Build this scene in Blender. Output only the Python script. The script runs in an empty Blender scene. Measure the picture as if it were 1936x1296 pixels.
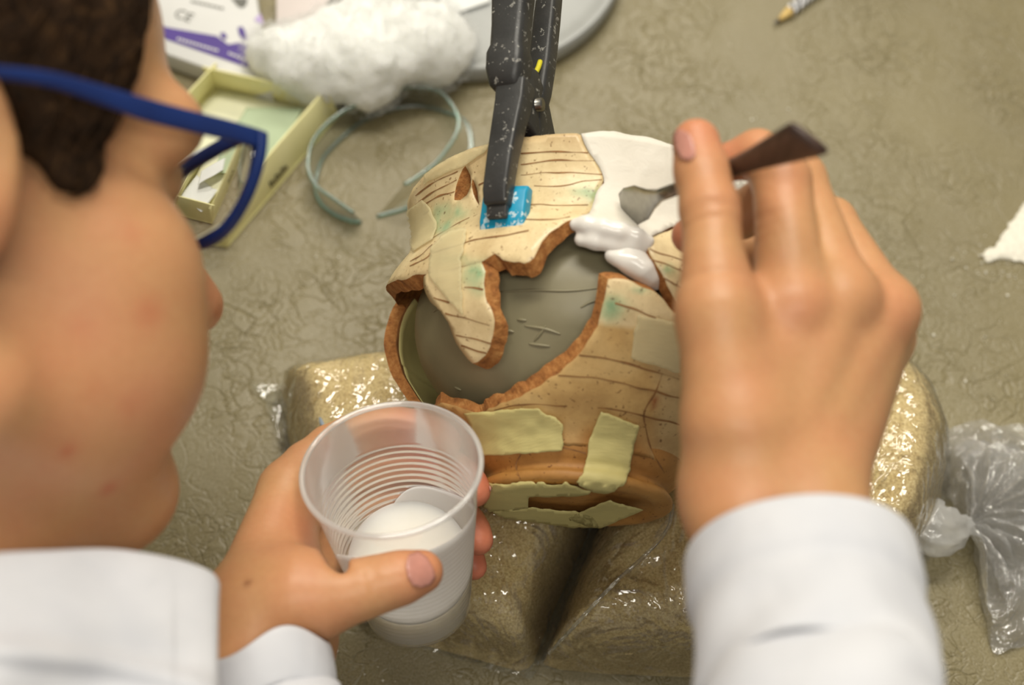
import bpy, bmesh, math, random
import numpy as np
from mathutils import Vector, Matrix
from mathutils.geometry import delaunay_2d_cdt
from mathutils.bvhtree import BVHTree
random.seed(7); RNG = np.random.default_rng(7)
SC = bpy.context.scene
COL = SC.collection

# ------------------------------------------------------------------ camera
F, CX, CY = 2700.0, 968.0, 648.0            # pixels of the 1936x1296 frame
TH = math.radians(60.0); HC = 0.63
CAM = np.array([0.0, -HC / math.tan(TH), HC])
FW = np.array([0, math.cos(TH), -math.sin(TH)])
UP = np.array([0, math.sin(TH), math.cos(TH)])
RT = np.array([1.0, 0, 0])
cd = bpy.data.cameras.new('camera'); cam = bpy.data.objects.new('camera', cd); COL.objects.link(cam)
cam.location = CAM; cam.rotation_euler = (math.radians(90) - TH, 0, 0)
cd.sensor_width = 36.0; cd.lens = 36.0 * F / 1936.0
cd.clip_start = 0.01; cd.clip_end = 50
cd.dof.use_dof = True; cd.dof.focus_distance = 0.584; cd.dof.aperture_fstop = 5.4
SC.camera = cam

# ------------------------------------------------------------------ world, lamps, exposure
w = bpy.data.worlds.new('room_light'); SC.world = w; w.use_nodes = True
w.node_tree.nodes['Background'].inputs[0].default_value = (1.0, 0.95, 0.85, 1)
w.node_tree.nodes['Background'].inputs[1].default_value = 0.24
def lamp(name, loc, target, sx, sy, power, col):
    ld = bpy.data.lights.new(name, 'AREA'); ld.shape = 'RECTANGLE'; ld.size = sx; ld.size_y = sy
    ld.energy = power; ld.color = col
    o = bpy.data.objects.new(name, ld); COL.objects.link(o); o.location = loc
    o.rotation_euler = (Vector(target) - Vector(loc)).to_track_quat('-Z', 'Y').to_euler()
    return o
# the room's ceiling lamps, at ceiling height above and either side of the table
lamp('ceiling_lamp_middle_offscreen', (0.10, 0.46, 1.95), (0.10, 0.46, 0), 1.3, 0.30, 34, (1.0, 0.94, 0.82))
lamp('ceiling_lamp_back_offscreen', (0.10, 1.70, 1.95), (0.10, 1.70, 0), 1.3, 0.30, 34, (1.0, 0.94, 0.82))
lamp('ceiling_lamp_near_offscreen', (0.10, -0.95, 1.95), (0.10, -0.95, 0), 1.3, 0.30, 18, (1.0, 0.95, 0.84))
SC.view_settings.view_transform = 'Standard'; SC.view_settings.look = 'None'
SC.view_settings.gamma = 1.0; SC.view_settings.use_curve_mapping = False
SC.view_settings.exposure = -0.2

# ------------------------------------------------------------------ helpers: pixels to places
def P(px, py, d):
    return CAM + d * (FW + (px - CX) / F * RT + (CY - py) / F * UP)
def ray(px, py):
    return FW + (px - CX) / F * RT + (CY - py) / F * UP
def onz(px, py, z=0.0):
    r = ray(px, py); return CAM + r * (z - CAM[2]) / r[2]
def proj(p):
    q = np.asarray(p, float) - CAM; d = q @ FW
    return np.stack([CX + F * (q @ RT) / d, CY - F * (q @ UP) / d, d], -1)
def nrm(v):
    v = np.asarray(v, float); return v / np.linalg.norm(v)

# ------------------------------------------------------------------ helpers: objects
def tag(o, label, cat, group=None, kind=None):
    o['label'] = label
    if cat: o['category'] = cat
    if group: o['group'] = group
    if kind: o['kind'] = kind
    return o
def empty(name, loc=(0, 0, 0)):
    o = bpy.data.objects.new(name, None); o.empty_display_size = 0.02
    o.location = loc; COL.objects.link(o); return o
def mesh(name, verts, faces, mat=None, parent=None, smooth=True, cols=None, mats=None, midx=None):
    me = bpy.data.meshes.new(name)
    me.from_pydata([tuple(map(float, v)) for v in verts], [], [tuple(map(int, f)) for f in faces])
    me.validate(); me.update()
    if mats:
        for m in mats: me.materials.append(m)
        if midx is not None and len(midx) == len(me.polygons):
            me.polygons.foreach_set('material_index', np.asarray(midx, np.int32))
    elif mat: me.materials.append(mat)
    if smooth: me.polygons.foreach_set('use_smooth', np.ones(len(me.polygons), bool))
    if cols is not None and len(cols) == len(me.vertices):
        a = me.color_attributes.new('Col', 'FLOAT_COLOR', 'POINT')
        c = np.ones((len(cols), 4), np.float32); c[:, :3] = cols
        a.data.foreach_set('color', c.ravel())
    o = bpy.data.objects.new(name, me); COL.objects.link(o)
    if parent is not None:
        o.parent = parent
        bpy.context.view_layer.update()
        o.matrix_parent_inverse = Matrix.Translation(-Vector(parent.location))
    return o
def bevel(o, w_, seg=2, ang=35):
    m = o.modifiers.new('bevel', 'BEVEL'); m.width = w_; m.segments = seg; m.limit_method = 'ANGLE'; m.angle_limit = math.radians(ang)
    o.data.polygons.foreach_set('use_smooth', np.ones(len(o.data.polygons), bool))
    return o
def lathe_pts(prof, n=96, close=False):
    """prof: list of (axial, radius) -> verts, faces around +Z"""
    V = []; Fc = []
    for (z, r) in prof:
        for i in range(n):
            a = 2 * math.pi * i / n; V.append((r * math.cos(a), r * math.sin(a), z))
    for j in range(len(prof) - 1):
        for i in range(n):
            k = (i + 1) % n
            Fc.append((j * n + i, j * n + k, (j + 1) * n + k, (j + 1) * n + i))
    return np.array(V), Fc
def frame_from_z(z, xhint=(1, 0, 0)):
    z = nrm(z); x = np.asarray(xhint, float); x = nrm(x - z * (x @ z)); y = np.cross(z, x)
    return np.stack([x, y, z], 1)
def tube(pts, rad, n=10, caps=True):
    pts = np.asarray(pts, float); m = len(pts)
    rad = np.full(m, rad) if np.isscalar(rad) else np.asarray(rad, float)
    T = np.gradient(pts, axis=0); T /= np.linalg.norm(T, axis=1)[:, None] + 1e-12
    ref = np.array([0, 0, 1.0]); 
    if abs(T[0] @ ref) > .9: ref = np.array([1.0, 0, 0])
    V = []; Fc = []; x = nrm(np.cross(T[0], ref))
    for i in range(m):
        x = nrm(x - T[i] * (x @ T[i])); y = np.cross(T[i], x)
        for k in range(n):
            a = 2 * math.pi * k / n; V.append(pts[i] + rad[i] * (math.cos(a) * x + math.sin(a) * y))
    for i in range(m - 1):
        for k in range(n):
            l = (k + 1) % n; Fc.append((i * n + k, i * n + l, (i + 1) * n + l, (i + 1) * n + k))
    if caps:
        Fc.append(tuple(range(n))[::-1]); Fc.append(tuple((m - 1) * n + k for k in range(n)))
    return np.array(V), Fc
def spline(pts, n):
    """Catmull-Rom resampled to n points, even in arc length"""
    p = np.asarray(pts, float); q = np.vstack([2 * p[0] - p[1], p, 2 * p[-1] - p[-2]]); out = []
    for i in range(1, len(q) - 2):
        for t in np.linspace(0, 1, 24, endpoint=False):
            a, b, c, d = q[i - 1], q[i], q[i + 1], q[i + 2]
            out.append(.5 * ((2 * b) + (-a + c) * t + (2 * a - 5 * b + 4 * c - d) * t * t + (-a + 3 * b - 3 * c + d) * t ** 3))
    out.append(p[-1]); out = np.array(out)
    s = np.r_[0, np.cumsum(np.linalg.norm(np.diff(out, axis=0), axis=1))]
    u = np.linspace(0, s[-1], n)
    return np.stack([np.interp(u, s, out[:, k]) for k in range(out.shape[1])], 1)
def closed_resample(poly, step, jag=0.0, seed=1):
    p = np.asarray(poly, float); q = np.vstack([p, p[:1]])
    s = np.r_[0, np.cumsum(np.linalg.norm(np.diff(q, axis=0), axis=1))]
    n = max(len(p), int(round(s[-1] / step))); u = np.linspace(0, s[-1], n, endpoint=False)
    r = np.stack([np.interp(u, s, q[:, k]) for k in range(2)], 1)
    if jag:
        g = np.random.default_rng(seed); a = g.normal(0, 1, (n, 2)); a = (a + np.roll(a, 1, 0) * .8 + np.roll(a, 2, 0) * .5) / 1.6
        r = r + a * jag
    return r
def inside(pts, poly):
    x, y = pts[:, 0], pts[:, 1]; c = np.zeros(len(pts), bool); n = len(poly); j = n - 1
    for i in range(n):
        xi, yi = poly[i]; xj, yj = poly[j]
        if yi != yj:
            c ^= ((yi > y) != (yj > y)) & (x < (xj - xi) * (y - yi) / (yj - yi) + xi)
        j = i
    return c
def poly_dist(pts, poly):
    d = np.full(len(pts), 1e9); n = len(poly)
    for i in range(n):
        a = poly[i]; b = poly[(i + 1) % n]; ab = b - a; L = ab @ ab + 1e-18
        t = np.clip(((pts - a) @ ab) / L, 0, 1); d = np.minimum(d, np.linalg.norm(pts - a - t[:, None] * ab, axis=1))
    return d
def tri2d(poly, step, holes=(), jag=0.0, seed=1):
    """fill a 2D outline with well shaped triangles"""
    out = closed_resample(poly, step, jag, seed); hs = [closed_resample(h, step, jag, seed + 5) for h in holes]
    lo, hi = out.min(0), out.max(0)
    gx, gy = np.meshgrid(np.arange(lo[0], hi[0], step), np.arange(lo[1], hi[1], step * .866))
    gx = gx + (np.arange(gx.shape[0])[:, None] % 2) * step * .5
    g = np.stack([gx.ravel(), gy.ravel()], 1); g = g[inside(g, out)]
    if len(g): g = g[poly_dist(g, out) > step * .55]
    for h in hs:
        g = g[~inside(g, h)]; g = g[poly_dist(g, h) > step * .55]
    V = [out] + hs + [g]; faces = [list(range(len(out)))]; o = len(out); edges = []
    for h in hs:
        edges += [(o + i, o + (i + 1) % len(h)) for i in range(len(h))]; o += len(h)
    V = np.vstack(V)
    r = delaunay_2d_cdt([Vector(v) for v in V], edges, faces, 1, 1e-9)
    vv = np.array([tuple(v) for v in r[0]]); ff = np.array([f for f in r[2] if len(f) == 3])
    c = vv[ff].mean(1)
    keep = inside(c, out)
    for h in hs: keep &= ~inside(c, h)
    ff = ff[keep]
    a, b, cc = vv[ff[:, 0]], vv[ff[:, 1]], vv[ff[:, 2]]
    area = (b[:, 0] - a[:, 0]) * (cc[:, 1] - a[:, 1]) - (b[:, 1] - a[:, 1]) * (cc[:, 0] - a[:, 0])
    ff[area < 0] = ff[area < 0][:, ::-1]
    used = np.unique(ff); m = -np.ones(len(vv), int); m[used] = np.arange(len(used))
    return vv[used], m[ff]
def boundary(ff):
    e = {}
    for t in ff:
        for i in range(3):
            a, b = int(t[i]), int(t[(i + 1) % 3]); e[(a, b)] = 1
    return [(a, b) for (a, b) in e if (b, a) not in e]
def shell(top, bot, ff):
    """closed solid from two maps of one triangulation; returns verts, faces, kind(0 top,1 bottom,2 side)"""
    n = len(top); V = np.vstack([top, bot]); Fc = [tuple(t) for t in ff]; k = [0] * len(Fc)
    Fc += [tuple(int(i) + n for i in t[::-1]) for t in ff]; k += [1] * len(ff)
    for a, b in boundary(ff):
        Fc.append((b, a, a + n, b + n)); k.append(2)
    return V, Fc, k

# ------------------------------------------------------------------ helpers: implicit shapes
def smin(a, b, k):
    h = np.clip(.5 + .5 * (b - a) / k, 0, 1); return b + (a - b) * h - k * h * (1 - h)
def cone(p, a, b, ra, rb):
    a = np.asarray(a, np.float32); b = np.asarray(b, np.float32); ab = b - a; L = float(ab @ ab) + 1e-12
    t = np.clip(((p - a) @ ab) / L, 0, 1); q = p - a - t[:, None] * ab
    return np.sqrt((q * q).sum(1)) - (ra + (rb - ra) * t)
def ellip(p, c, A, r):
    """ellipsoid: centre c, axes = columns of A, radii r"""
    q = (p - np.asarray(c, np.float32)) @ np.asarray(A, np.float32); r = np.asarray(r, np.float32)
    k0 = np.sqrt(((q / r) ** 2).sum(1)); k1 = np.sqrt(((q / r ** 2) ** 2).sum(1)) + 1e-9
    return k0 * (k0 - 1) / k1
def chain(p, pts, k=.003):
    d = None
    for (a, ra), (b, rb) in zip(pts[:-1], pts[1:]):
        s = cone(p, a, b, ra, rb); d = s if d is None else smin(d, s, k)
    return d
def nets(f, lo, hi, h):
    lo = np.asarray(lo, float); n = np.ceil((np.asarray(hi) - lo) / h).astype(int) + 1
    n = ((n + 3) // 4) * 4 + 1
    ax = [(lo[i] + np.arange(n[i]) * h).astype(np.float32) for i in range(3)]
    cs = [a[::4] for a in ax]; Cg = np.stack(np.meshgrid(*cs, indexing='ij'), -1).reshape(-1, 3)
    cv = f(Cg).reshape([len(c) for c in cs])
    blk = np.abs(cv) < h * 9
    b = blk.copy()
    for axx in range(3):
        b2 = b.copy(); sl = [slice(None)] * 3; sr = [slice(None)] * 3
        sl[axx] = slice(1, None); sr[axx] = slice(None, -1)
        b2[tuple(sr)] |= b[tuple(sl)]; b2[tuple(sl)] |= b[tuple(sr)]; b = b2
    rep = lambda A: A[:-1, :-1, :-1].repeat(4, 0).repeat(4, 1).repeat(4, 2)
    fullv = np.ones(n, np.float32); fullb = np.zeros(n, bool)
    m = tuple(slice(0, k - 1) for k in n)
    fullv[m] = rep(cv); fullb[m] = rep(b)
    idx = np.argwhere(fullb)
    pts = np.stack([ax[i][idx[:, i]] for i in range(3)], 1)
    vals = np.concatenate([f(c) for c in np.array_split(pts, max(1, len(pts) // 400000))])
    fullv[fullb] = vals
    V = fullv; S = V < 0
    cn = tuple(k - 1 for k in n); acc = np.zeros(cn + (3,), np.float32); cnt = np.zeros(cn, np.float32)
    sl = lambda o: tuple(slice(o[i], o[i] + cn[i]) for i in range(3))
    for a in range(3):
        o1, o2 = [(1, 2), (0, 2), (0, 1)][a]
        for u in (0, 1):
            for v in (0, 1):
                c0 = [0, 0, 0]; c0[o1] = u; c0[o2] = v; c1 = list(c0); c1[a] = 1
                s0, s1 = S[sl(c0)], S[sl(c1)]; cr = s0 != s1
                if not cr.any(): continue
                v0, v1 = V[sl(c0)][cr], V[sl(c1)][cr]; t = v0 / (v0 - v1)
                pos = np.tile(np.array(c0, np.float32), (len(t), 1)); pos[:, a] = t
                acc[cr] += pos; cnt[cr] += 1
    act = cnt > 0; ids = -np.ones(cn, int); ci = np.argwhere(act); ids[act] = np.arange(len(ci))
    verts = lo + (ci + acc[act] / cnt[act][:, None]) * h
    faces = []
    for a in range(3):
        o1, o2 = [(1, 2), (2, 0), (0, 1)][a]
        A = [slice(0, k) for k in n]; A[a] = slice(0, n[a] - 1); A[o1] = slice(1, n[o1] - 1); A[o2] = slice(1, n[o2] - 1)
        Bs = list(A); Bs[a] = slice(1, n[a])
        s0, s1 = S[tuple(A)], S[tuple(Bs)]
        e = np.argwhere(s0 != s1)
        if not len(e): continue
        sg = s0[tuple(e.T)]
        off = np.zeros(3, int); off[o1] = 1; off[o2] = 1; e = e + off
        def cell(du, dv):
            q = e.copy(); q[:, o1] -= du; q[:, o2] -= dv; return ids[tuple(q.T)]
        Q = np.stack([cell(1, 1), cell(0, 1), cell(0, 0), cell(1, 0)], 1)
        Q[~sg] = Q[~sg][:, ::-1]
        faces.append(Q)
    faces = np.vstack(faces); faces = faces[(faces >= 0).all(1)]
    return verts, faces
def vnoise(p, scale, seed=0):
    """smooth value noise in [-1,1]"""
    p = np.asarray(p, float) * scale + 31.7 * (seed + 1); i = np.floor(p).astype(np.int64); f = p - i; f = f * f * (3 - 2 * f)
    def hsh(x, y, z):
        n = (x * 374761393 + y * 668265263 + z * 2147483647 + seed * 144665) & 0x7fffffff
        n = ((n ^ (n >> 13)) * 1274126177) & 0x7fffffff; n = n ^ (n >> 16)
        return (n & 0xffff) / 32767.5 - 1
    r = 0
    for a in (0, 1):
        for b in (0, 1):
            for c in (0, 1):
                wgt = (f[:, 0] if a else 1 - f[:, 0]) * (f[:, 1] if b else 1 - f[:, 1]) * (f[:, 2] if c else 1 - f[:, 2])
                r = r + wgt * hsh(i[:, 0] + a, i[:, 1] + b, i[:, 2] + c)
    return r

# ------------------------------------------------------------------ helpers: materials
def srgb(r, g, b):
    f = lambda c: ((c / 255 + .055) / 1.055) ** 2.4 if c > 10 else c / 255 / 12.92
    return (f(r), f(g), f(b), 1)
class MT:
    def __init__(s, name):
        s.m = bpy.data.materials.new(name); s.m.use_nodes = True; s.t = s.m.node_tree; s.n = s.t.nodes; s.l = s.t.links
        s.b = s.n['Principled BSDF']; s.out = s.n['Material Output']
        s.tc = s.n.new('ShaderNodeTexCoord'); s.co = s.tc.outputs['Object']
    def set(s, **k):
        for a, v in k.items(): s.b.inputs[a.replace('_', ' ')].default_value = v
        return s
    def noise(s, scale, detail=4, rough=.55, dist=0.0, vec=None):
        n = s.n.new('ShaderNodeTexNoise'); n.inputs['Scale'].default_value = scale; n.inputs['Detail'].default_value = detail
        n.inputs['Roughness'].default_value = rough; n.inputs['Distortion'].default_value = dist
        s.l.new(vec or s.co, n.inputs['Vector']); return n.outputs['Fac']
    def ramp(s, fac, stops):
        r = s.n.new('ShaderNodeValToRGB'); e = r.color_ramp.elements
        while len(e) < len(stops): e.new(.5)
        for i, (p, c) in enumerate(stops):
            e[i].position = p; e[i].color = c if len(c) == 4 else (*c, 1)
        s.l.new(fac, r.inputs[0]); return r.outputs[0]
    def math(s, op, a, b=None, c=None):
        n = s.n.new('ShaderNodeMath'); n.operation = op
        for i, v in enumerate((a, b, c)):
            if v is None: continue
            if isinstance(v, (int, float)): n.inputs[i].default_value = v
            else: s.l.new(v, n.inputs[i])
        return n.outputs[0]
    def mix(s, fac, a, b, mode='MIX'):
        n = s.n.new('ShaderNodeMix'); n.data_type = 'RGBA'; n.blend_type = mode
        for k, v in (('Factor', fac), ('A', a), ('B', b)):
            i = [x for x in n.inputs if x.name == k and (x.type == 'RGBA' or k == 'Factor' and x.type == 'VALUE')][0]
            if isinstance(v, (int, float, tuple)): i.default_value = v
            else: s.l.new(v, i)
        return [x for x in n.outputs if x.type == 'RGBA'][0]
    def attr(s, name='Col'):
        n = s.n.new('ShaderNodeAttribute'); n.attribute_name = name; return n.outputs['Color']
    def col(s, c):
        if isinstance(c, tuple): s.b.inputs['Base Color'].default_value = c
        else: s.l.new(c, s.b.inputs['Base Color'])
        return s
    def bump(s, h, strength=.3, dist=.001):
        n = s.n.new('ShaderNodeBump'); n.inputs['Strength'].default_value = strength; n.inputs['Distance'].default_value = dist
        s.l.new(h, n.inputs['Height'])
        if s.b.inputs['Normal'].is_linked:
            s.l.new(s.b.inputs['Normal'].links[0].from_socket, n.inputs['Normal'])
        s.l.new(n.outputs[0], s.b.inputs['Normal']); s.nb = n.outputs[0]; return s
def simple(name, rgb, rough=.5, var=.12, scale=60, bump=0.0, bscale=300, **k):
    m = MT(name); c = srgb(*rgb); d = tuple(x * (1 - var) for x in c[:3]) + (1,); u = tuple(min(1, x * (1 + var)) for x in c[:3]) + (1,)
    m.col(m.ramp(m.noise(scale), [(.3, d), (.7, u)])); m.set(Roughness=rough, **k)
    if bump: m.bump(m.noise(bscale, 3), bump, .0006)
    return m.m
def film(name, tint=(1, 1, 1, 1), base=.06, rough=.08, bscale=90, bstr=.6, bdist=.002, fine=420, milky=0.0):
    """thin clear plastic: see-through, with sharp wrinkled reflections"""
    m = MT(name); t, l = m.t, m.l
    tr = m.n.new('ShaderNodeBsdfTransparent'); tr.inputs[0].default_value = tint
    gl = m.n.new('ShaderNodeBsdfGlossy'); gl.inputs['Roughness'].default_value = rough; gl.inputs[0].default_value = (1, 1, 1, 1)
    h = m.math('ADD', m.math('ABSOLUTE', m.math('SUBTRACT', m.noise(bscale, 3, .55, 1.4), .5)), m.math('MULTIPLY', m.noise(fine, 2), .12))
    bn = m.n.new('ShaderNodeBump'); bn.inputs['Strength'].default_value = bstr; bn.inputs['Distance'].default_value = bdist
    l.new(h, bn.inputs['Height']); l.new(bn.outputs[0], gl.inputs['Normal'])
    lw = m.n.new('ShaderNodeFresnel'); lw.inputs[0].default_value = 1.5; l.new(bn.outputs[0], lw.inputs['Normal'])
    fac = m.math('MINIMUM', m.math('ADD', m.math('MULTIPLY', lw.outputs[0], 1.1), base), .85)
    mx = m.n.new('ShaderNodeMixShader'); l.new(fac, mx.inputs[0]); l.new(tr.outputs[0], mx.inputs[1]); l.new(gl.outputs[0], mx.inputs[2])
    o = mx.outputs[0]
    if milky:
        df = m.n.new('ShaderNodeBsdfTranslucent'); df.inputs[0].default_value = (.95, .95, .95, 1)
        d2 = m.n.new('ShaderNodeBsdfDiffuse'); d2.inputs[0].default_value = (.95, .95, .95, 1)
        ad = m.n.new('ShaderNodeMixShader'); l.new(df.outputs[0], ad.inputs[1]); l.new(d2.outputs[0], ad.inputs[2])
        m2 = m.n.new('ShaderNodeMixShader'); m2.inputs[0].default_value = milky; l.new(o, m2.inputs[1]); l.new(ad.outputs[0], m2.inputs[2]); o = m2.outputs[0]
    l.new(o, m.out.inputs[0]); return m.m

# ================================================================== SETTING: floor and table
fl = MT('floor_vinyl'); fl.col(fl.ramp(fl.noise(8), [(.3, srgb(96, 90, 80)), (.7, srgb(112, 106, 95))])).set(Roughness=.6)
o = mesh('floor', [(-2.2, -2.0, -.75), (2.2, -2.0, -.75), (2.2, 2.4, -.75), (-2.2, 2.4, -.75), (-2.2, -2.0, -.77), (2.2, -2.0, -.77), (2.2, 2.4, -.77), (-2.2, 2.4, -.77)],
         [(0, 1, 2, 3), (7, 6, 5, 4), (0, 4, 5, 1), (1, 5, 6, 2), (2, 6, 7, 3), (3, 7, 4, 0)], fl.m, smooth=False)
tag(o, 'grey vinyl floor under the work table', None, kind='structure')

M_WALLP = simple('painted_wall', (214, 208, 192), .8, .03, 4)
for nm, V in (('wall_back', [(-2.2, 2.4, -.75), (2.2, 2.4, -.75), (2.2, 2.4, 2.0), (-2.2, 2.4, 2.0), (-2.2, 2.46, -.75), (2.2, 2.46, -.75), (2.2, 2.46, 2.0), (-2.2, 2.46, 2.0)]),
              ('wall_left', [(-2.2, -2.0, -.75), (-2.2, 2.4, -.75), (-2.2, 2.4, 2.0), (-2.2, -2.0, 2.0), (-2.26, -2.0, -.75), (-2.26, 2.4, -.75), (-2.26, 2.4, 2.0), (-2.26, -2.0, 2.0)])):
    o = mesh(nm, V, [(0, 1, 2, 3), (7, 6, 5, 4), (0, 4, 5, 1), (1, 5, 6, 2), (2, 6, 7, 3), (3, 7, 4, 0)], M_WALLP, smooth=False); tag(o, 'plain off-white painted room wall behind the table', None, kind='structure')
tm = MT('embossed_vinyl')
v1 = tm.noise(46, 2, .5, 1.0); v2 = tm.noise(105, 2, .5, 1.2); msk = tm.noise(17, 2)
def rdg(v, wd):
    return tm.math('SMOOTH_MIN', tm.math('DIVIDE', tm.math('ABSOLUTE', tm.math('SUBTRACT', v, .5)), wd), 1.0, .4)
l1 = rdg(v1, .026); l2 = rdg(v2, .05)
hgt = tm.math('ADD', tm.math('MULTIPLY', l1, .6), tm.math('MULTIPLY', l2, .4))
hgt = tm.math('MULTIPLY', hgt, tm.math('MAXIMUM', tm.math('ADD', tm.math('MULTIPLY', msk, 3.2), -1.05), .12))
base = tm.ramp(tm.noise(5, 4, .6), [(.25, srgb(112, 101, 66)), (.75, srgb(132, 121, 84))])
line = base
grain = tm.noise(900, 2)
tm.col(tm.mix(.14, line, tm.ramp(grain, [(.35, (.02, .02, .015)), (.65, (.5, .47, .36))]))).set(Roughness=.44)
tm.b.inputs['Specular IOR Level'].default_value = .55
tm.bump(grain, .12, .0004); tm.bump(hgt, 1.0, .00075)
tbl = empty('work_table', (0, .32, -.75)); tag(tbl, 'large table with olive brown embossed vinyl top under everything', 'table')
def box(x0, x1, y0, y1, z0, z1):
    V = [(x0, y0, z0), (x1, y0, z0), (x1, y1, z0), (x0, y1, z0), (x0, y0, z1), (x1, y0, z1), (x1, y1, z1), (x0, y1, z1)]
    return np.array(V), [(3, 2, 1, 0), (4, 5, 6, 7), (0, 1, 5, 4), (1, 2, 6, 5), (2, 3, 7, 6), (3, 0, 4, 7)]
V, Fc = box(-.95, .95, -.262, 1.0, -.028, 0)
bevel(mesh('table_top', V, Fc, tm.m, tbl), .003)
legm = simple('table_leg_steel', (120, 118, 112), .4, Metallic=.7)
for sx in (-.88, .84):
    for sy in (-.21, .91):
        V, Fc = box(sx, sx + .04, sy, sy + .04, -.75, -.028); bevel(mesh('leg', V, Fc, legm, tbl), .003)
PX = []                                                    # (nothing else belongs to the table)

# ================================================================== THE POT
A_P, A_Y = math.radians(10), math.radians(4)
PB = onz(1083, 955, .097)
PD = np.array([math.sin(A_Y) * math.cos(A_P), math.cos(A_Y) * math.cos(A_P), math.sin(A_P)])
PE = nrm(np.array([0, 0, 1.0]) - PD * PD[2]); PS = np.cross(PD, PE)
if PS[0] < 0: PS = -PS
PR = np.array([(0, .0390), (.001, .0408), (.003, .0410), (.005, .0393), (.0075, .0393), (.010, .0418), (.013, .0436), (.0165, .0455), (.020, .0495), (.025, .0565),
               (.032, .0645), (.042, .0735), (.055, .0832), (.066, .0870), (.076, .0876), (.084, .0860), (.090, .0826), (.096, .0786), (.104, .0768), (.112, .0772),
               (.120, .0790), (.128, .0812), (.140, .0835)])
tt_ = np.linspace(0, .14, 561); rr_ = np.interp(tt_, PR[:, 0], PR[:, 1])
ker = np.hanning(41); ker /= ker.sum(); sm_ = np.convolve(np.pad(rr_, 20, mode='edge'), ker, 'valid')
bl_ = np.clip((tt_ - .016) / .006, 0, 1) * np.clip((.136 - tt_) / .004, 0, 1); rr_ = rr_ * (1 - bl_) + sm_ * bl_
rr_ *= .98
def RP(t): return np.interp(t, tt_, rr_)
def SP(phi, t, off=0.0):
    phi = np.asarray(phi, float); t = np.asarray(t, float); r = RP(t) + off
    return PB + t[..., None] * PD + (r * np.cos(phi))[..., None] * PE + (r * np.sin(phi))[..., None] * PS
def pot_tr(p):
    q = np.asarray(p, float) - PB; t = q @ PD; a = q @ PE; b = q @ PS
    return t, np.hypot(a, b), np.arctan2(b, a)
def pot_px(px):
    """pixels -> (phi, t) on the outer wall of the pot"""
    px = np.asarray(px, float); R = np.stack([ray(*p) for p in px]); out = []
    D = np.linspace(.42, .72, 1500)
    for r in R:
        pts = CAM + D[:, None] * r; t, rad, ph = pot_tr(pts)
        g = rad - np.interp(t, tt_, rr_) + 10 * np.maximum(0, -t) + 10 * np.maximum(0, t - .14)
        h = np.where(g < 0)[0]
        i = h[0] if len(h) else int(np.argmin(g))
        out.append((ph[i], t[i]))
    return np.array(out)
RS = .083                                                # arc-length scale for phi
def uv(px): 
    q = pot_px(px); return np.stack([q[:, 0] * RS, q[:, 1]], 1)

# materials of the pot
def pot_mat(name, gloss):
    m = MT(name); c = m.attr()
    c = m.mix(.5, c, m.ramp(m.noise(70, 5, .7), [(.3, (.50, .40, .27)), (.62, (1, 1, 1))]), 'MULTIPLY')
    sp = m.ramp(m.noise(620, 2, .5), [(.28, (.25, .13, .06)), (.35, (1, 1, 1))]); c = m.mix(.75, c, sp, 'MULTIPLY')
    m.col(c).set(Roughness=gloss); m.bump(m.noise(240, 4), .25, .0005); return m.m
M_GLAZE = pot_mat('slip_glazed_ware', .33)
M_BISC = pot_mat('unglazed_ware', .55)
m = MT('broken_clay_edge'); m.col(m.ramp(m.noise(260, 5, .7), [(.25, srgb(104, 60, 24)), (.5, srgb(160, 104, 50)), (.75, srgb(192, 142, 82))])).set(Roughness=.85); m.bump(m.noise(500, 4, .7), .8, .001); M_EDGE = m.m
m = MT('white_plaster_fill'); m.col(m.ramp(m.noise(40), [(.3, srgb(216, 210, 196)), (.7, srgb(228, 223, 211))])).set(Roughness=.62); m.bump(m.noise(160, 3, .5, .4), .45, .0010); M_PLAS = m.m
m = MT('wet_plaster'); m.col(m.ramp(m.noise(60), [(.3, srgb(224, 220, 212)), (.7, srgb(234, 231, 225))])).set(Roughness=.16); M_WET = m.m
m = MT('grey_modelling_clay'); k1 = m.noise(26, 3); m.col(m.ramp(k1, [(.3, srgb(122, 115, 89)), (.7, srgb(140, 133, 105))])).set(Roughness=.42)
sc = m.n.new('ShaderNodeMapping'); sc.inputs['Scale'].default_value = (1, .06, 1); m.l.new(m.co, sc.inputs[0]); m.bump(m.noise(130, 3, vec=sc.outputs[0]), .16, .001); m.bump(m.noise(20, 3), .25, .004); M_CLAY = m.m
def tape_mat(name, rgb, alpha):
    m = MT(name); c = srgb(*rgb)
    m.col(m.ramp(m.noise(55, 3, .6, .5), [(.3, tuple(x * .84 for x in c[:3]) + (1,)), (.7, c)])).set(Roughness=.55)
    sc = m.n.new('ShaderNodeMapping'); sc.inputs['Scale'].default_value = (1, 6, 1); m.l.new(m.co, sc.inputs[0])
    m.bump(m.noise(260, 2, vec=sc.outputs[0]), .3, .0005); m.bump(m.noise(45, 2), .3, .0015)
    m.b.inputs['Alpha'].default_value = alpha; return m.m
M_TAPE = tape_mat('masking_tape', (222, 210, 142), .88)
M_TAPE2 = tape_mat('thin_masking_tape', (240, 228, 182), .42)
M_LINE = simple('incised_line_dark', (138, 96, 54), .8, .3, 300)

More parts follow.
